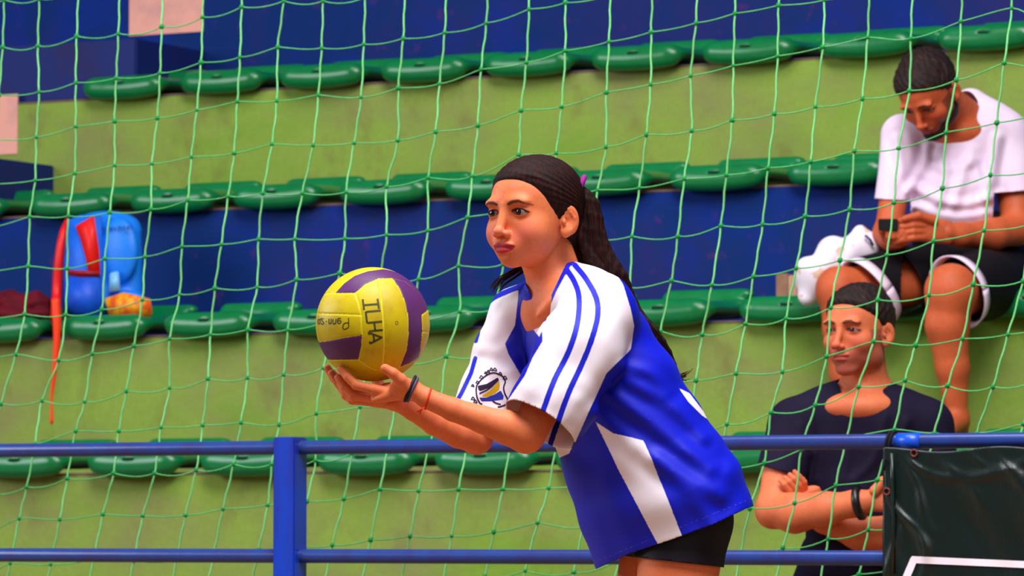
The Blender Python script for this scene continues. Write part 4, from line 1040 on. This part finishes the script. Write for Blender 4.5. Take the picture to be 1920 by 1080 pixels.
def patch(poly, fn, n=14):
    P = np.array(poly, float); lo, hi = P.min(0), P.max(0); gx = np.linspace(lo[0], hi[0], n * 3); gy = np.linspace(lo[1], hi[1], n * 3)
    X, Y = np.meshgrid(gx, gy, indexing='ij'); q = np.stack([X.ravel(), Y.ravel()], 1); s = sd_poly(q, P)
    i = np.arange(len(gx) - 1)[:, None] * len(gy); j = np.arange(len(gy) - 1)[None]
    Fq = np.stack([i + j, i + len(gy) + j, i + len(gy) + j + 1, i + j + 1], -1).reshape(-1, 4)
    q3 = np.c_[q, np.zeros(len(q))]; v3, f3, _ = clip_mesh(q3, Fq, s); return np.array([fn(a, b) for a, b in v3[:, :2]]), f3
em = bpy.data.objects.new('emblem', None)
DKP, YEL, BLU2 = M('print_purple', srgb(44, 20, 60), .6, .2).done(), M('print_yellow', srgb(208, 164, 10), .6, .2).done(), M('print_blue', srgb(40, 50, 170), .6, .2).done()
def E(zx, zy): return (850 + zx / 9.0, 660 + zy / 9.0)
mb = MB(); ems = []
for pth in ([(395, 560), (440, 500), (520, 420), (600, 370), (680, 350), (760, 370), (840, 420), (880, 500)], [(395, 560), (385, 650), (400, 760), (440, 850), (490, 885)],
            [(880, 500), (850, 600), (870, 700), (915, 800), (890, 880), (800, 920), (750, 925)], [(660, 820), (720, 860), (800, 885)], [(440, 700), (600, 620), (760, 470)]):
    V, Fr = ribbon([E(*p) for p in spline(pth, 6)], 2.6, lambda a, b: on_jersey(a, b, .0022), 40); mb.add(V, Fr)
for c_, r_ in (((470, 430), 3.6), ((405, 515), 3.0), ((325, 570), 2.6), ((590, 330), 2.6), ((640, 295), 3.0), ((700, 300), 3.4), ((790, 370), 3.2), ((870, 440), 3.8), ((330, 790), 3.6), ((370, 840), 3.4), ((545, 355), 2.4)):
    cx, cy = E(*c_); V, Fr = ribbon([(cx - r_, cy + r_ * .6), (cx, cy - r_), (cx + r_, cy + r_ * .6), (cx - r_ * .4, cy + r_ * .3)], 1.9, lambda a, b: on_jersey(a, b, .0022), 16); mb.add(V, Fr)
link('emblem_outline', mb.mesh('emblem_outline', True), DKP, jer, label='dark ring of small letters around the club emblem')
for nm, poly, mt in (('emblem_band', [(410, 570), (560, 540), (750, 430), (770, 470), (620, 600), (450, 660), (425, 640)], DKP), ('emblem_field', [(480, 735), (620, 650), (770, 480), (785, 560), (770, 640), (700, 700), (600, 750), (540, 755)], YEL),
                     ('emblem_base', [(440, 770), (560, 770), (690, 720), (800, 650), (850, 740), (840, 800), (640, 830), (480, 830)], BLU2)):
    V, Fr = patch([E(*p) for p in poly], on_jersey, 10); link(nm, mesh_np(nm, V, Fr), mt, jer)
bpy.data.objects.remove(em)
# ---- shorts
f = Field((G(1130, 900)[0], DG - .30, G(1200, 1085)[2]), (G(1410, 900)[0] + .02, DG + .30, G(1200, 860)[2]), .0045)
f.ecap(G(1255, 930, 0), G(1268, 975, 0), (.132, .080), (.138, .084), LN, .03)
for hp, kn in ((hipn, knn), (hipf, knf)): f.cap(hp, hp * .8 + kn * .2, .084, .082, .03); 
V, F = f.mesh(); q = proj(V); c_ = np.minimum(side(q, (1150, 1040), (1348, 1063)) * .001, (G(1200, 880)[2] - V[:, 2]) * 1 + .08)
V, F, _ = clip_mesh(V, F, c_)
smooth_mod(child_np('shorts', V, F, M('black_shorts', srgb(14, 12, 26), .6, .3).stain(8, .45, .7, srgb(22, 20, 36), .6).bump(200, .001, .3).done(), pr), .002)
# ---- bands on the wrist
def band(c, n, r1, r2, th, name, mat, label, ndir2=None, parent=pr, m_=28):
    n = np.asarray(n, float); n /= np.linalg.norm(n); u = np.cross(n, [0, 1, 0.0]); u /= np.linalg.norm(u); v = np.cross(n, u); a = np.linspace(0, 2*np.pi, m_ + 1)[:, None]
    V, F_, T_ = tube(c + np.cos(a) * u * r1 + np.sin(a) * v * r2, th, 7); return child_np(name, V, F_, mat, parent, label=label)
ad = (wr_n - G(850, 768, -.237)); ad /= np.linalg.norm(ad)
MBK = M('black_band', srgb(26, 20, 36), .6, .3).done(); MBG = M('grey_band', srgb(84, 72, 98), .6, .3).done(); MRS = M('red_string', srgb(232, 44, 16), .6, .3).done()
band(G(769, 729, -.236), ad + np.array([.25, 0, -.15]), .0240, .0235, .0030, 'wristband', MBK, 'black hair band worn on the wrist')
band(G(774, 731, -.236), ad + np.array([.25, 0, -.15]), .0225, .0225, .0026, 'wristband', MBG, 'grey elastic band worn on the wrist')
band(G(803, 748, -.236), ad + np.array([.12, 0, -.2]), .0192, .0195, .0019, 'bracelet', MRS, 'thin red string bracelet')
mb = MB()
for e in ((783, 772, -.25), (787, 776, -.25), (792, 768, -.255)): mb.tube([G(797, 763, -.252) - off, G(790, 767, -.254) - off, G(*e) - off], .0013, 5)
link('bracelet_knot', mb.mesh('bracelet_knot', True), MRS, pr)
# ---------------------------------------------------------------- MAN IN THE DARK T-SHIRT
DB = 11.35
def Bp(px, py, dy=0.0): return PX(px, py, DB + dy)
r0 = Bp(1600, 990); br = root('person', 'man with short dark hair and dark t-shirt standing with crossed arms behind the railing', 'person', (r0[0], r0[1], 0))
SKB = skin_mat('skin_standing_man', srgb(226, 122, 76), srgb(190, 84, 52), srgb(190, 74, 76), srgb(44, 24, 20), srgb(224, 92, 78), srgb(150, 74, 70))
hc = Bp(1610, 617, -.03); hr = rot_head(36, 4, 0)
parts = [head_part(hc, hr, 'man', .0021, 1.08)]
f = Field((Bp(1400, 900)[0], DB - .36, Bp(1600, 1080)[2]), (Bp(1830, 900)[0], DB + .22, Bp(1600, 640)[2]), .0042)
f.cap(hc + hr @ np.array([0, -.020, -.06]), Bp(1625, 760, 0), .056, .062, .02); f.ell(Bp(1618, 765, -.03), (.11, .08, .05), .03)
f.cap(Bp(1625, 735, .01), Bp(1700, 765, .0), .045, .04, .04); f.cap(Bp(1620, 735, .01), Bp(1550, 765, .02), .045, .04, .04)
f.chain([Bp(1487, 790, .02), Bp(1466, 880, -.04), Bp(1452, 950, -.10)], [.055, .050, .044], .02)
f.ell(Bp(1446, 965, -.10), (.036, .036, .034), .02)
f.chain([Bp(1452, 955, -.10), Bp(1490, 962, -.15), Bp(1545, 955, -.19), Bp(1605, 944, -.225), Bp(1625, 940, -.232)], [.046, .050, .043, .032, .029], .02)
f.chain([Bp(1738, 790, -.02), Bp(1745, 880, -.05), Bp(1735, 970, -.12)], [.055, .050, .044], .02)
f.chain([Bp(1735, 975, -.12), Bp(1680, 1000, -.14), Bp(1610, 1000, -.13), Bp(1545, 975, -.11), Bp(1525, 955, -.10)], [.046, .048, .042, .033, .030], .015)
# the hand laid on the upper arm
f.ecap(Bp(1525, 955, -.10), Bp(1512, 925, -.115), (.036, .018), (.040, .017), (.7, -.3, .6), .012)
V, F = f.mesh(); parts.append((V, F, {}))
f = Field((Bp(1440, 900)[0], DB - .30, Bp(1600, 975)[2]), (Bp(1730, 900)[0], DB - .02, Bp(1600, 860)[2]), .0024)
for k in range(4):
    u = k / 3.0; b = Bp(1500 + 16 * u, 906 + 22 * u * (-.5) + 6, -.125); 
    dx_, dy_ = 9.0 * k, -5.5 * k
    f.chain([Bp(1494 + dx_ * .6, 937 + dy_ * .8, -.118), Bp(1481 + dx_, 920 + dy_, -.138), Bp(1471 + dx_, 909 + dy_, -.142), Bp(1463 + dx_, 901 + dy_, -.134)], [.0088, .0080, .0074, .0064], .001)
f.ecap(Bp(1622, 940, -.232), Bp(1660, 934, -.23), (.026, .020), (.040, .018), (.1, .3, 1), .012)
for k in range(4): f.chain([Bp(1660, 918 + 11 * k, -.232), Bp(1684, 915 + 11 * k, -.235), Bp(1702, 919 + 11 * k, -.20), Bp(1708, 925 + 11 * k, -.175)], [.0115, .0108, .0098, .0085], .002)
f.chain([Bp(1640, 920, -.25), Bp(1655, 902, -.25), Bp(1672, 893, -.245)], [.014, .012, .010], .004)
V, F = f.mesh(); parts.append((V, F, {}))
make_body(parts, SKB, br); eyes(br, hc, hr, 44, MEYE, 1.08)
MH2 = M('hair_brown_black', srgb(30, 18, 16), .6, .25).stain(40, .45, .72, srgb(62, 34, 26), .7).bump(190, .002, .8, (3, 3, 1)).done()
def short_hair(C, R, scale, parent, mat, hl, disp=.0022, top=0.012, front=0.006):
    f = Field((-.10, -.13, -.10), (.10, .12, .15), .0022)
    f.ell((0, -0.016, 0.028), (0.0785, 0.0960, 0.0810 + top), 0.02); f.ell((0, 0.014 + front, 0.034), (0.0680, 0.0720, 0.0650 + top), 0.02)
    f.shell_disp(lambda P: disp * .6 * np.sin(150 * P[:, 0] + 40 * P[:, 2] + 3 * np.sin(90 * P[:, 1])) * np.sin(170 * P[:, 1] + 60 * P[:, 2] + 2 * np.sin(130 * P[:, 0])) + disp * .35 * np.sin(330 * P[:, 0] - 190 * P[:, 1] + 4 * np.sin(80 * P[:, 2])), .02)
    V, F = f.mesh(); x, y, z = V.T; yh = np.interp(z, hl[0], hl[1]); base = yh - y
    base = base - .018 * np.exp(-((np.abs(x) - .072) / .012) ** 2 - ((z + .02) / .020) ** 2) * (y > -.03) * 2
    tt = np.clip(base / .02, 0, 1) ** .5; cc = np.array([0, -.014, .02]); dv = V - cc; dv /= np.linalg.norm(dv, axis=1)[:, None]; tt = np.minimum(tt, np.clip((z + .075) / .06, 0, 1))
    V2 = V - dv * ((1 - tt) * .010)[:, None]; V3, F3, _ = clip_mesh(V2, F, base)
    return child_np('hair', C + (V3 * scale) @ R.T, F3, mat, parent)
short_hair(hc, hr, 1.08, br, MH2, ([-.075, -.05, -.030, -.010, .010, .030, .045, .055, .070, .10], [-.060, -.035, -.004, .010, .022, .040, .056, .070, .088, .13]), .0022, .006, .004)
# t-shirt
LB = np.array([math.cos(math.radians(18)), -math.sin(math.radians(18)), 0])
f = Field((Bp(1395, 900)[0], DB - .26, Bp(1600, 1080)[2]), (Bp(1840, 900)[0], DB + .24, Bp(1600, 680)[2]), .0048)
f.ecap(Bp(1614, 790, .01), Bp(1605, 930, .02), (.185, .108), (.165, .118), LB, .03); f.ecap(Bp(1605, 930, .02), Bp(1600, 1060, .02), (.160, .118), (.150, .12), LB, .03)
f.cap(Bp(1640, 745, .0), Bp(1738, 796, -.02), .050, .066, .03); f.cap(Bp(1600, 745, .01), Bp(1490, 796, .02), .050, .064, .03)
f.chain([Bp(1490, 796, .02), Bp(1462, 900, -.05)], [.066, .066], .02); f.chain([Bp(1738, 796, -.02), Bp(1752, 900, -.05)], [.066, .066], .02)
bl_ = [([(1530, 760), (1540, 840), (1530, 900)], .005, 7), ([(1660, 780), (1640, 860), (1600, 900)], .006, 9), ([(1580, 780), (1590, 850), (1580, 900)], .005, 8), ([(1500, 800), (1520, 850)], .005, 8), ([(1700, 790), (1680, 850)], .006, 9)]
def fb_(P):
    q = proj(P); d = .0015 * np.sin(.05 * q[:, 0] + .03 * q[:, 1])
    for l_, a_, w_ in bl_: dd = d_line(q, spline(np.array(l_, float), 4)) if len(l_) > 2 else d_line(q, l_); d += a_ * np.exp(-(dd / w_) ** 2)
    return d
f.shell_disp(fb_, .02)
V, F = f.mesh(); q = proj(V)
c1 = np.where((q[:, 0] < 1512) & (V[:, 1] < DB + .2), side(q, (1420, 871), (1520, 897)) * .0014, 1.0)
c2 = np.where((q[:, 0] > 1716), side(q, (1716, 897), (1800, 874)) * .0014, 1.0)
c3 = dcap(V, Bp(1624, 735, .0), Bp(1612, 660, -.03), .066, .085); c3 = np.minimum(c3, (np.linalg.norm((V - Bp(1616, 716, -.10)) / np.array([.074, .10, .046]), axis=1) - 1) * .05)
V, F, _ = clip_mesh(V, F, np.minimum(np.minimum(c1, c2), c3))
MT2 = M('dark_tshirt', srgb(24, 18, 42), .8, .15).stain(10, .45, .7, srgb(34, 24, 54), .6).bump(300, .0008, .3).done()
smooth_mod(child_np('t_shirt', V, F, MT2, br), .003)
# trousers
f = Field((Bp(1440, 900)[0], DB - .22, .07), (Bp(1760, 900)[0], DB + .24, Bp(1600, 1000)[2]), .007)
f.ecap(Bp(1602, 1050, .02), Bp(1600, 1110, .02), (.150, .118), (.165, .12), LB, .03)
for sx_ in (-1, 1):
    hp = Bp(1600 + sx_ * 56, 1120, .02 - sx_ * .02); k_ = np.array([hp[0] + sx_ * .035, hp[1] - .03, .46]); a_ = np.array([hp[0] + sx_ * .05, hp[1] + .02, .09])
    f.chain([hp, k_, a_], [.088, .068, .062], .03)
V, F = f.mesh(); child_np('trousers', V, F, M('navy_trousers', srgb(18, 16, 48), .8, .15).bump(120, .001, .3).done(), br)
for sx_ in (-1, 1):
    hp = Bp(1600 + sx_ * 56, 1120, .02 - sx_ * .02); a_ = np.array([hp[0] + sx_ * .05, hp[1] + .02, .045])
    f = Field(a_ - [.09, .26, .05], a_ + [.09, .12, .09], .006)
    f.ecap(a_ + [0, .04, 0], a_ + [0, -.15, -.012], (.045, .042), (.042, .032), (1, 0, 0), .02); V, F = f.mesh(); child_np('shoe', V, F, MBK, br)
wd = Bp(1625, 940, -.232) - Bp(1545, 955, -.19); wd /= np.linalg.norm(wd)
band(Bp(1612, 943, -.228), wd, .0345, .0345, .0125, 'wristwatch', M('black_watch', srgb(14, 14, 16), .35, .5).done(), 'black wristwatch', parent=br)

# ---------------------------------------------------------------- SEATED MAN WITH THE TELEPHONE
DC = 14.0
def Cp(px, py, dy=0.0): return PX(px, py, DC + dy)
r0 = S2W(np.array([on_plane(1800, 560, ROWY[3])[0], ROWY[3] + .1, ROWZ[3] + .05]))
cr = root('person', 'bearded man in white t-shirt and black shorts seated, head bowed over a telephone', 'person', r0)
SKC = skin_mat('skin_seated_man', srgb(206, 98, 54), srgb(150, 62, 34), srgb(150, 50, 44), srgb(26, 14, 12), srgb(206, 70, 48), srgb(50, 22, 20))
hc = Cp(1740, 172, -.22); hr = rot_head(34, 46, 4)
parts = [head_part(hc, hr, 'man', .0024, 1.16)]
f = Field((Cp(1620, 400)[0], DC - .46, Cp(1700, 500)[2]), (Cp(1975, 400)[0], DC + .16, Cp(1700, 110)[2]), .005)
f.cap(hc + hr @ np.array([0, -.030, -.05]), Cp(1812, 225, -.03), .062, .066, .02); f.ell(Cp(1800, 250, -.06), (.12, .09, .06), .03)
f.chain([Cp(1694, 250, -.03), Cp(1678, 360, -.08), Cp(1664, 438, -.14)], [.052, .048, .042], .02)
f.chain([Cp(1662, 438, -.14), Cp(1672, 445, -.22), Cp(1686, 448, -.32)], [.044, .042, .030], .02)
f.chain([Cp(1888, 250, -.02), Cp(1902, 350, -.06), Cp(1908, 428, -.12)], [.060, .058, .054], .02)
f.chain([Cp(1908, 428, -.12), Cp(1860, 440, -.20), Cp(1800, 440, -.28), Cp(1775, 436, -.31)], [.052, .050, .038, .031], .02)
V, F = f.mesh(); parts.append((V, F, {}))
f = Field((Cp(1630, 400)[0], DC - .46, Cp(1700, 485)[2]), (Cp(1800, 400)[0], DC - .24, Cp(1700, 385)[2]), .003)
f.ecap(Cp(1778, 436, -.31), Cp(1730, 428, -.34), (.040, .024), (.044, .020), (0, .2, 1), .012)
for k in range(4): f.chain([Cp(1732, 412 + 11 * k, -.35), Cp(1712, 410 + 12 * k, -.37), Cp(1690, 414 + 12 * k, -.375), Cp(1678, 420 + 11 * k, -.36)], [.0125, .0115, .0105, .009], .002)
f.chain([Cp(1750, 412, -.35), Cp(1722, 404, -.37), Cp(1696, 410, -.385)], [.016, .013, .010], .004)
f.ecap(Cp(1688, 450, -.32), Cp(1684, 450, -.35), (.034, .022), (.036, .018), (1, 0, 0), .012)
for k in range(4): f.chain([Cp(1668 + 11 * k, 452, -.355), Cp(1666 + 10 * k, 444, -.375), Cp(1665 + 9 * k, 434, -.378)], [.0115, .0105, .009], .002)
f.chain([Cp(1660, 448, -.34), Cp(1654, 434, -.36), Cp(1658, 424, -.372)], [.013, .0115, .0095], .004)
V, F = f.mesh(); parts.append((V, F, {}))
# legs
f = Field((Cp(1500, 400)[0], DC - .62, Cp(1700, 830)[2]), (Cp(1960, 400)[0], DC + .05, Cp(1700, 450)[2]), .0055)
RK, LK = Cp(1572, 545, -.28), Cp(1783, 548, -.50)
f.cap(Cp(1700, 530, -.16), RK, .082, .068, .03); f.ell(RK + [-.004, -.01, .01], (.062, .062, .066), .03)
f.chain([RK, Cp(1578, 620, -.30), Cp(1585, 700, -.30), Cp(1600, 788, -.30)], [.062, .058, .048, .036], .02)
f.cap(Cp(1860, 540, -.16), LK, .088, .072, .03); f.ell(LK + [0, -.012, .008], (.080, .07, .082), .03)
f.chain([LK, Cp(1776, 610, -.50), Cp(1786, 690, -.49), Cp(1794, 775, -.48)], [.076, .067, .052, .034], .02)
for an in (Cp(1600, 790, -.30), Cp(1794, 780, -.48)):
    ft = np.array([an[0] - .055, an[1] - .13, 0]); ft[2] = ROWZ[4] + .105; an = an.copy(); an[2] = ROWZ[4] + .15
    f.cap(an, ft, .038, .026, .02); f.cap(an, np.array([an[0] + .01, an[1] + .03, ROWZ[4] + .112]), .036, .030, .02)
V, F = f.mesh(); parts.append((V, F, {}))
make_body(parts, SKC, cr); eyes(cr, hc, hr, 34, MEYE, 1.16, 46)
short_hair(hc, hr, 1.19, cr, MH2, ([-.075, -.05, -.030, -.010, .010, .030, .045, .055, .070, .10], [-.060, -.035, -.002, .014, .024, .042, .058, .074, .090, .12]), .0030, .008, .004)
# beard as a close shell on the jaw
f = Field((-.08, -.03, -.14), (.08, .12, -.02), .0026)
f.ell((0, 0.024, -0.066), (0.0585, 0.0605, 0.042), 0.02); f.ell((0, 0.068, -0.096), (0.031, 0.023, 0.021), 0.018)
for s in (-1, 1): f.ell((s*0.044, 0.008, -0.062), (0.021, 0.032, 0.028), 0.02)
f.ell((0, .078, -.062), (.024, .0165, .018), .01)
f.ell((0, .100, -.067), (.018, .012, .008), .003, mode='sub')
f.shell_disp(lambda P: .0012 * np.sin(300 * P[:, 0]) * np.sin(280 * P[:, 2]), .01)
V, F = f.mesh(); V, F, _ = clip_mesh(V, F, np.interp(np.abs(V[:, 0]), [0, .03, .055, .08], [-.050, -.054, -.040, -.02]) - V[:, 2])
child_np('beard', hc + (V * 1.16) @ hr.T, F, MH2, cr)
# t-shirt
LC = np.array([math.cos(math.radians(20)), -math.sin(math.radians(20)), 0])
f = Field((Cp(1620, 400)[0], DC - .30, Cp(1700, 500)[2]), (Cp(1985, 400)[0], DC + .26, Cp(1700, 130)[2]), .0058)
f.ecap(Cp(1792, 262, .0), Cp(1792, 370, -.02), (.205, .125), (.188, .140), LC, .03); f.ecap(Cp(1792, 370, -.02), Cp(1806, 440, .0), (.185, .15), (.18, .15), LC, .03)
f.cap(Cp(1822, 202, .02), Cp(1882, 250, -.02), .062, .078, .03); f.cap(Cp(1790, 225, .0), Cp(1698, 255, -.03), .05, .066, .03)
f.chain([Cp(1692, 255, -.03), Cp(1675, 400, -.09)], [.068, .064], .02); f.chain([Cp(1884, 255, -.02), Cp(1908, 400, -.09)], [.076, .078], .02)
cl_ = [([(1738, 275), (1730, 310), (1704, 360)], .010, 8), ([(1764, 290), (1770, 330), (1760, 380)], .009, 9), ([(1822, 285), (1804, 330), (1790, 380)], .008, 9), ([(1710, 350), (1790, 385), (1870, 370)], .010, 9), ([(1715, 385), (1790, 405), (1860, 398)], .009, 8),
       ([(1680, 260), (1690, 320), (1700, 370)], .008, 7), ([(1870, 260), (1860, 320), (1850, 370)], .010, 9), ([(1740, 300), (1780, 318), (1830, 300)], .005, 8), ([(1820, 300), (1840, 340), (1850, 390)], .008, 8)]
def fc_(P):
    q = proj(P); d = .002 * np.sin(.06 * q[:, 0] + .04 * q[:, 1])
    for l_, a_, w_ in cl_: dd = d_line(q, spline(np.array(l_, float), 4)); d += a_ * np.exp(-(dd / w_) ** 2) - a_ * .4 * np.exp(-((dd - 2 * w_) / w_) ** 2)
    return d
f.shell_disp(fc_, .025)
V, F = f.mesh(); q = proj(V)
c1 = np.where(q[:, 0] < 1708, side(q, (1640, 372), (1708, 377)) * .0017, 1.0)
c2 = np.where(q[:, 0] > 1862, side(q, (1862, 362), (1990, 352)) * .0017, 1.0)
c3 = np.where((q[:, 0] >= 1700) & (q[:, 0] <= 1866), side(q, (1700, 412), (1875, 418)) * .0017 + .012 * np.exp(-((q[:, 0] - 1800) / 40.0) ** 2), 1.0)
c4 = dcap(V, Cp(1806, 212, -.03), Cp(1775, 150, -.08), .056, .085); c4 = np.minimum(c4, (np.linalg.norm((V - Cp(1782, 225, -.14)) / np.array([.085, .12, .055]), axis=1) - 1) * .05)
V, F, _ = clip_mesh(V, F, np.minimum.reduce([c1, c2, c3, c4]))
MT3 = M('white_tshirt', srgb(240, 218, 240), .75, .2).stain(8, .45, .75, srgb(222, 196, 226), .6).bump(260, .0008, .3).done()
smooth_mod(child_np('t_shirt', V, F, MT3, cr), .003)
# shorts with white trimmed legs
f = Field((Cp(1550, 400)[0], DC - .56, Cp(1700, 640)[2]), (Cp(1990, 400)[0], DC + .22, Cp(1700, 400)[2]), .006)
f.ecap(Cp(1808, 440, .0), Cp(1830, 530, .02), (.175, .14), (.19, .15), LC, .03)
f.chain([Cp(1790, 520, -.08), Cp(1690, 528, -.18), RK + [.03, 0, 0]], [.110, .108, .098], .03)
f.chain([Cp(1880, 530, -.08), Cp(1840, 535, -.30), LK], [.112, .108, .100], .03)
V, F = f.mesh()
def pl(V, c, n): n = np.asarray(n, float); return (V - c) @ (n / np.linalg.norm(n))
nR = (Cp(1690, 528, -.18) - RK); nR = nR / np.linalg.norm(nR) + np.array([0, 0, .55]); cRk = Cp(1642, 540, -.235)
nL = (Cp(1840, 535, -.30) - LK); nL = nL / np.linalg.norm(nL) + np.array([.55, 0, .35]); cLk = LK + (Cp(1840, 535, -.30) - LK) * .42
qq = proj(V); inR = (np.linalg.norm(V - RK, axis=1) < .36) & (qq[:, 0] < 1730); inL = (V[:, 1] < DC - .26) & (qq[:, 0] > 1690)
cut = np.where(inR, pl(V, cRk, nR), 1.0); cut = np.where(inL, np.minimum(cut, pl(V, cLk, nL)), cut)
V, F, _ = clip_mesh(V, F, cut)
smooth_mod(child_np('shorts', V, F, M('black_shorts_cloth', srgb(12, 8, 16), .7, .2).bump(90, .003, .4).done(), cr), .003)
def trim(c, n, r1, r2, name):
    n = np.asarray(n, float); n /= np.linalg.norm(n); u = np.cross(n, [0, 0, 1.0]); u /= np.linalg.norm(u); v = np.cross(n, u); a = np.linspace(0, 2*np.pi, 41)
    A = c + np.cos(a)[:, None] * u * r1 + np.sin(a)[:, None] * v * r2; B = c - n * .034 + np.cos(a)[:, None] * u * (r1 + .010) + np.sin(a)[:, None] * v * (r2 + .010)
    V = np.vstack([A, B]); i = np.arange(40); F = np.stack([i, i + 1, i + 42, i + 41], 1)
    return smooth_mod(child_np(name, V, F, MT3, cr, label='white hem lining of the shorts'), .004)
trim(cRk, nR, .108, .118, 'hem_trim'); trim(cLk, nL, .108, .112, 'hem_trim')
# telephone in his hands: a thing of its own
pc = Cp(1664, 421, -.385); ph = root('telephone', 'black mobile telephone held in the seated man\'s hands', 'phone', pc)
mb = MB().box((-.030, -.008, -.020), (.034, .002, .018), .003); o_ = link('casing', mb.mesh('casing'), M('black_glass', srgb(10, 8, 12), .2, .5).done(), ph); 
link('screen', MB().box((-.026, .002, -.016), (.030, .003, .014)).mesh('screen'), M('phone_screen', srgb(30, 32, 44), .1, .5).done(), ph)
# white garment beside him
j0 = S2W(np.array([on_plane(1560, 560, ROWY[3] + .12)[0], ROWY[3] + .12, ROWZ[3] + .05]))
jr = root('jacket', 'white jacket with gold print bunched on the seat behind the right knee', 'clothing', j0)
def Jp(px, py, dy): return PX(px, py, 13.85 + dy)
f = Field((Jp(1480, 500, 0)[0], 13.4, Jp(1500, 600, 0)[2]), (Jp(1690, 500, 0)[0], 14.2, Jp(1500, 415, 0)[2]), .006)
f.chain([Jp(1512, 555, 0), Jp(1528, 515, 0), Jp(1565, 485, .02), Jp(1610, 468, .04), Jp(1640, 462, .06)], [.036, .055, .062, .055, .042], .03)
f.cap(Jp(1618, 448, .04), Jp(1612, 436, .04), .028, .016, .02); f.ell(Jp(1560, 530, .04), (.11, .08, .06), .03)
f.shell_disp(lambda P: .006 * np.sin(38 * P[:, 0] + 30 * P[:, 2] + 1.5 * np.sin(20 * P[:, 1])) + .002 * np.sin(80 * P[:, 0] - 30 * P[:, 2]), .02)
V, F = f.mesh(); child_np('garment', V, F, M('white_jersey_cloth', srgb(242, 232, 246), .7, .2).stain(20, .58, .64, srgb(206, 160, 96), .7).done(), jr)
mb = MB(); mb.tube([Jp(1622, 441, -.02) - j0, Jp(1632, 450, -.02) - j0, Jp(1637, 460, -.015) - j0], .005, 6); link('dark_tag', mb.mesh('dark_tag', True), M('navy_tag', srgb(60, 60, 110), .6, .2).done(), jr, label='dark blue tag')
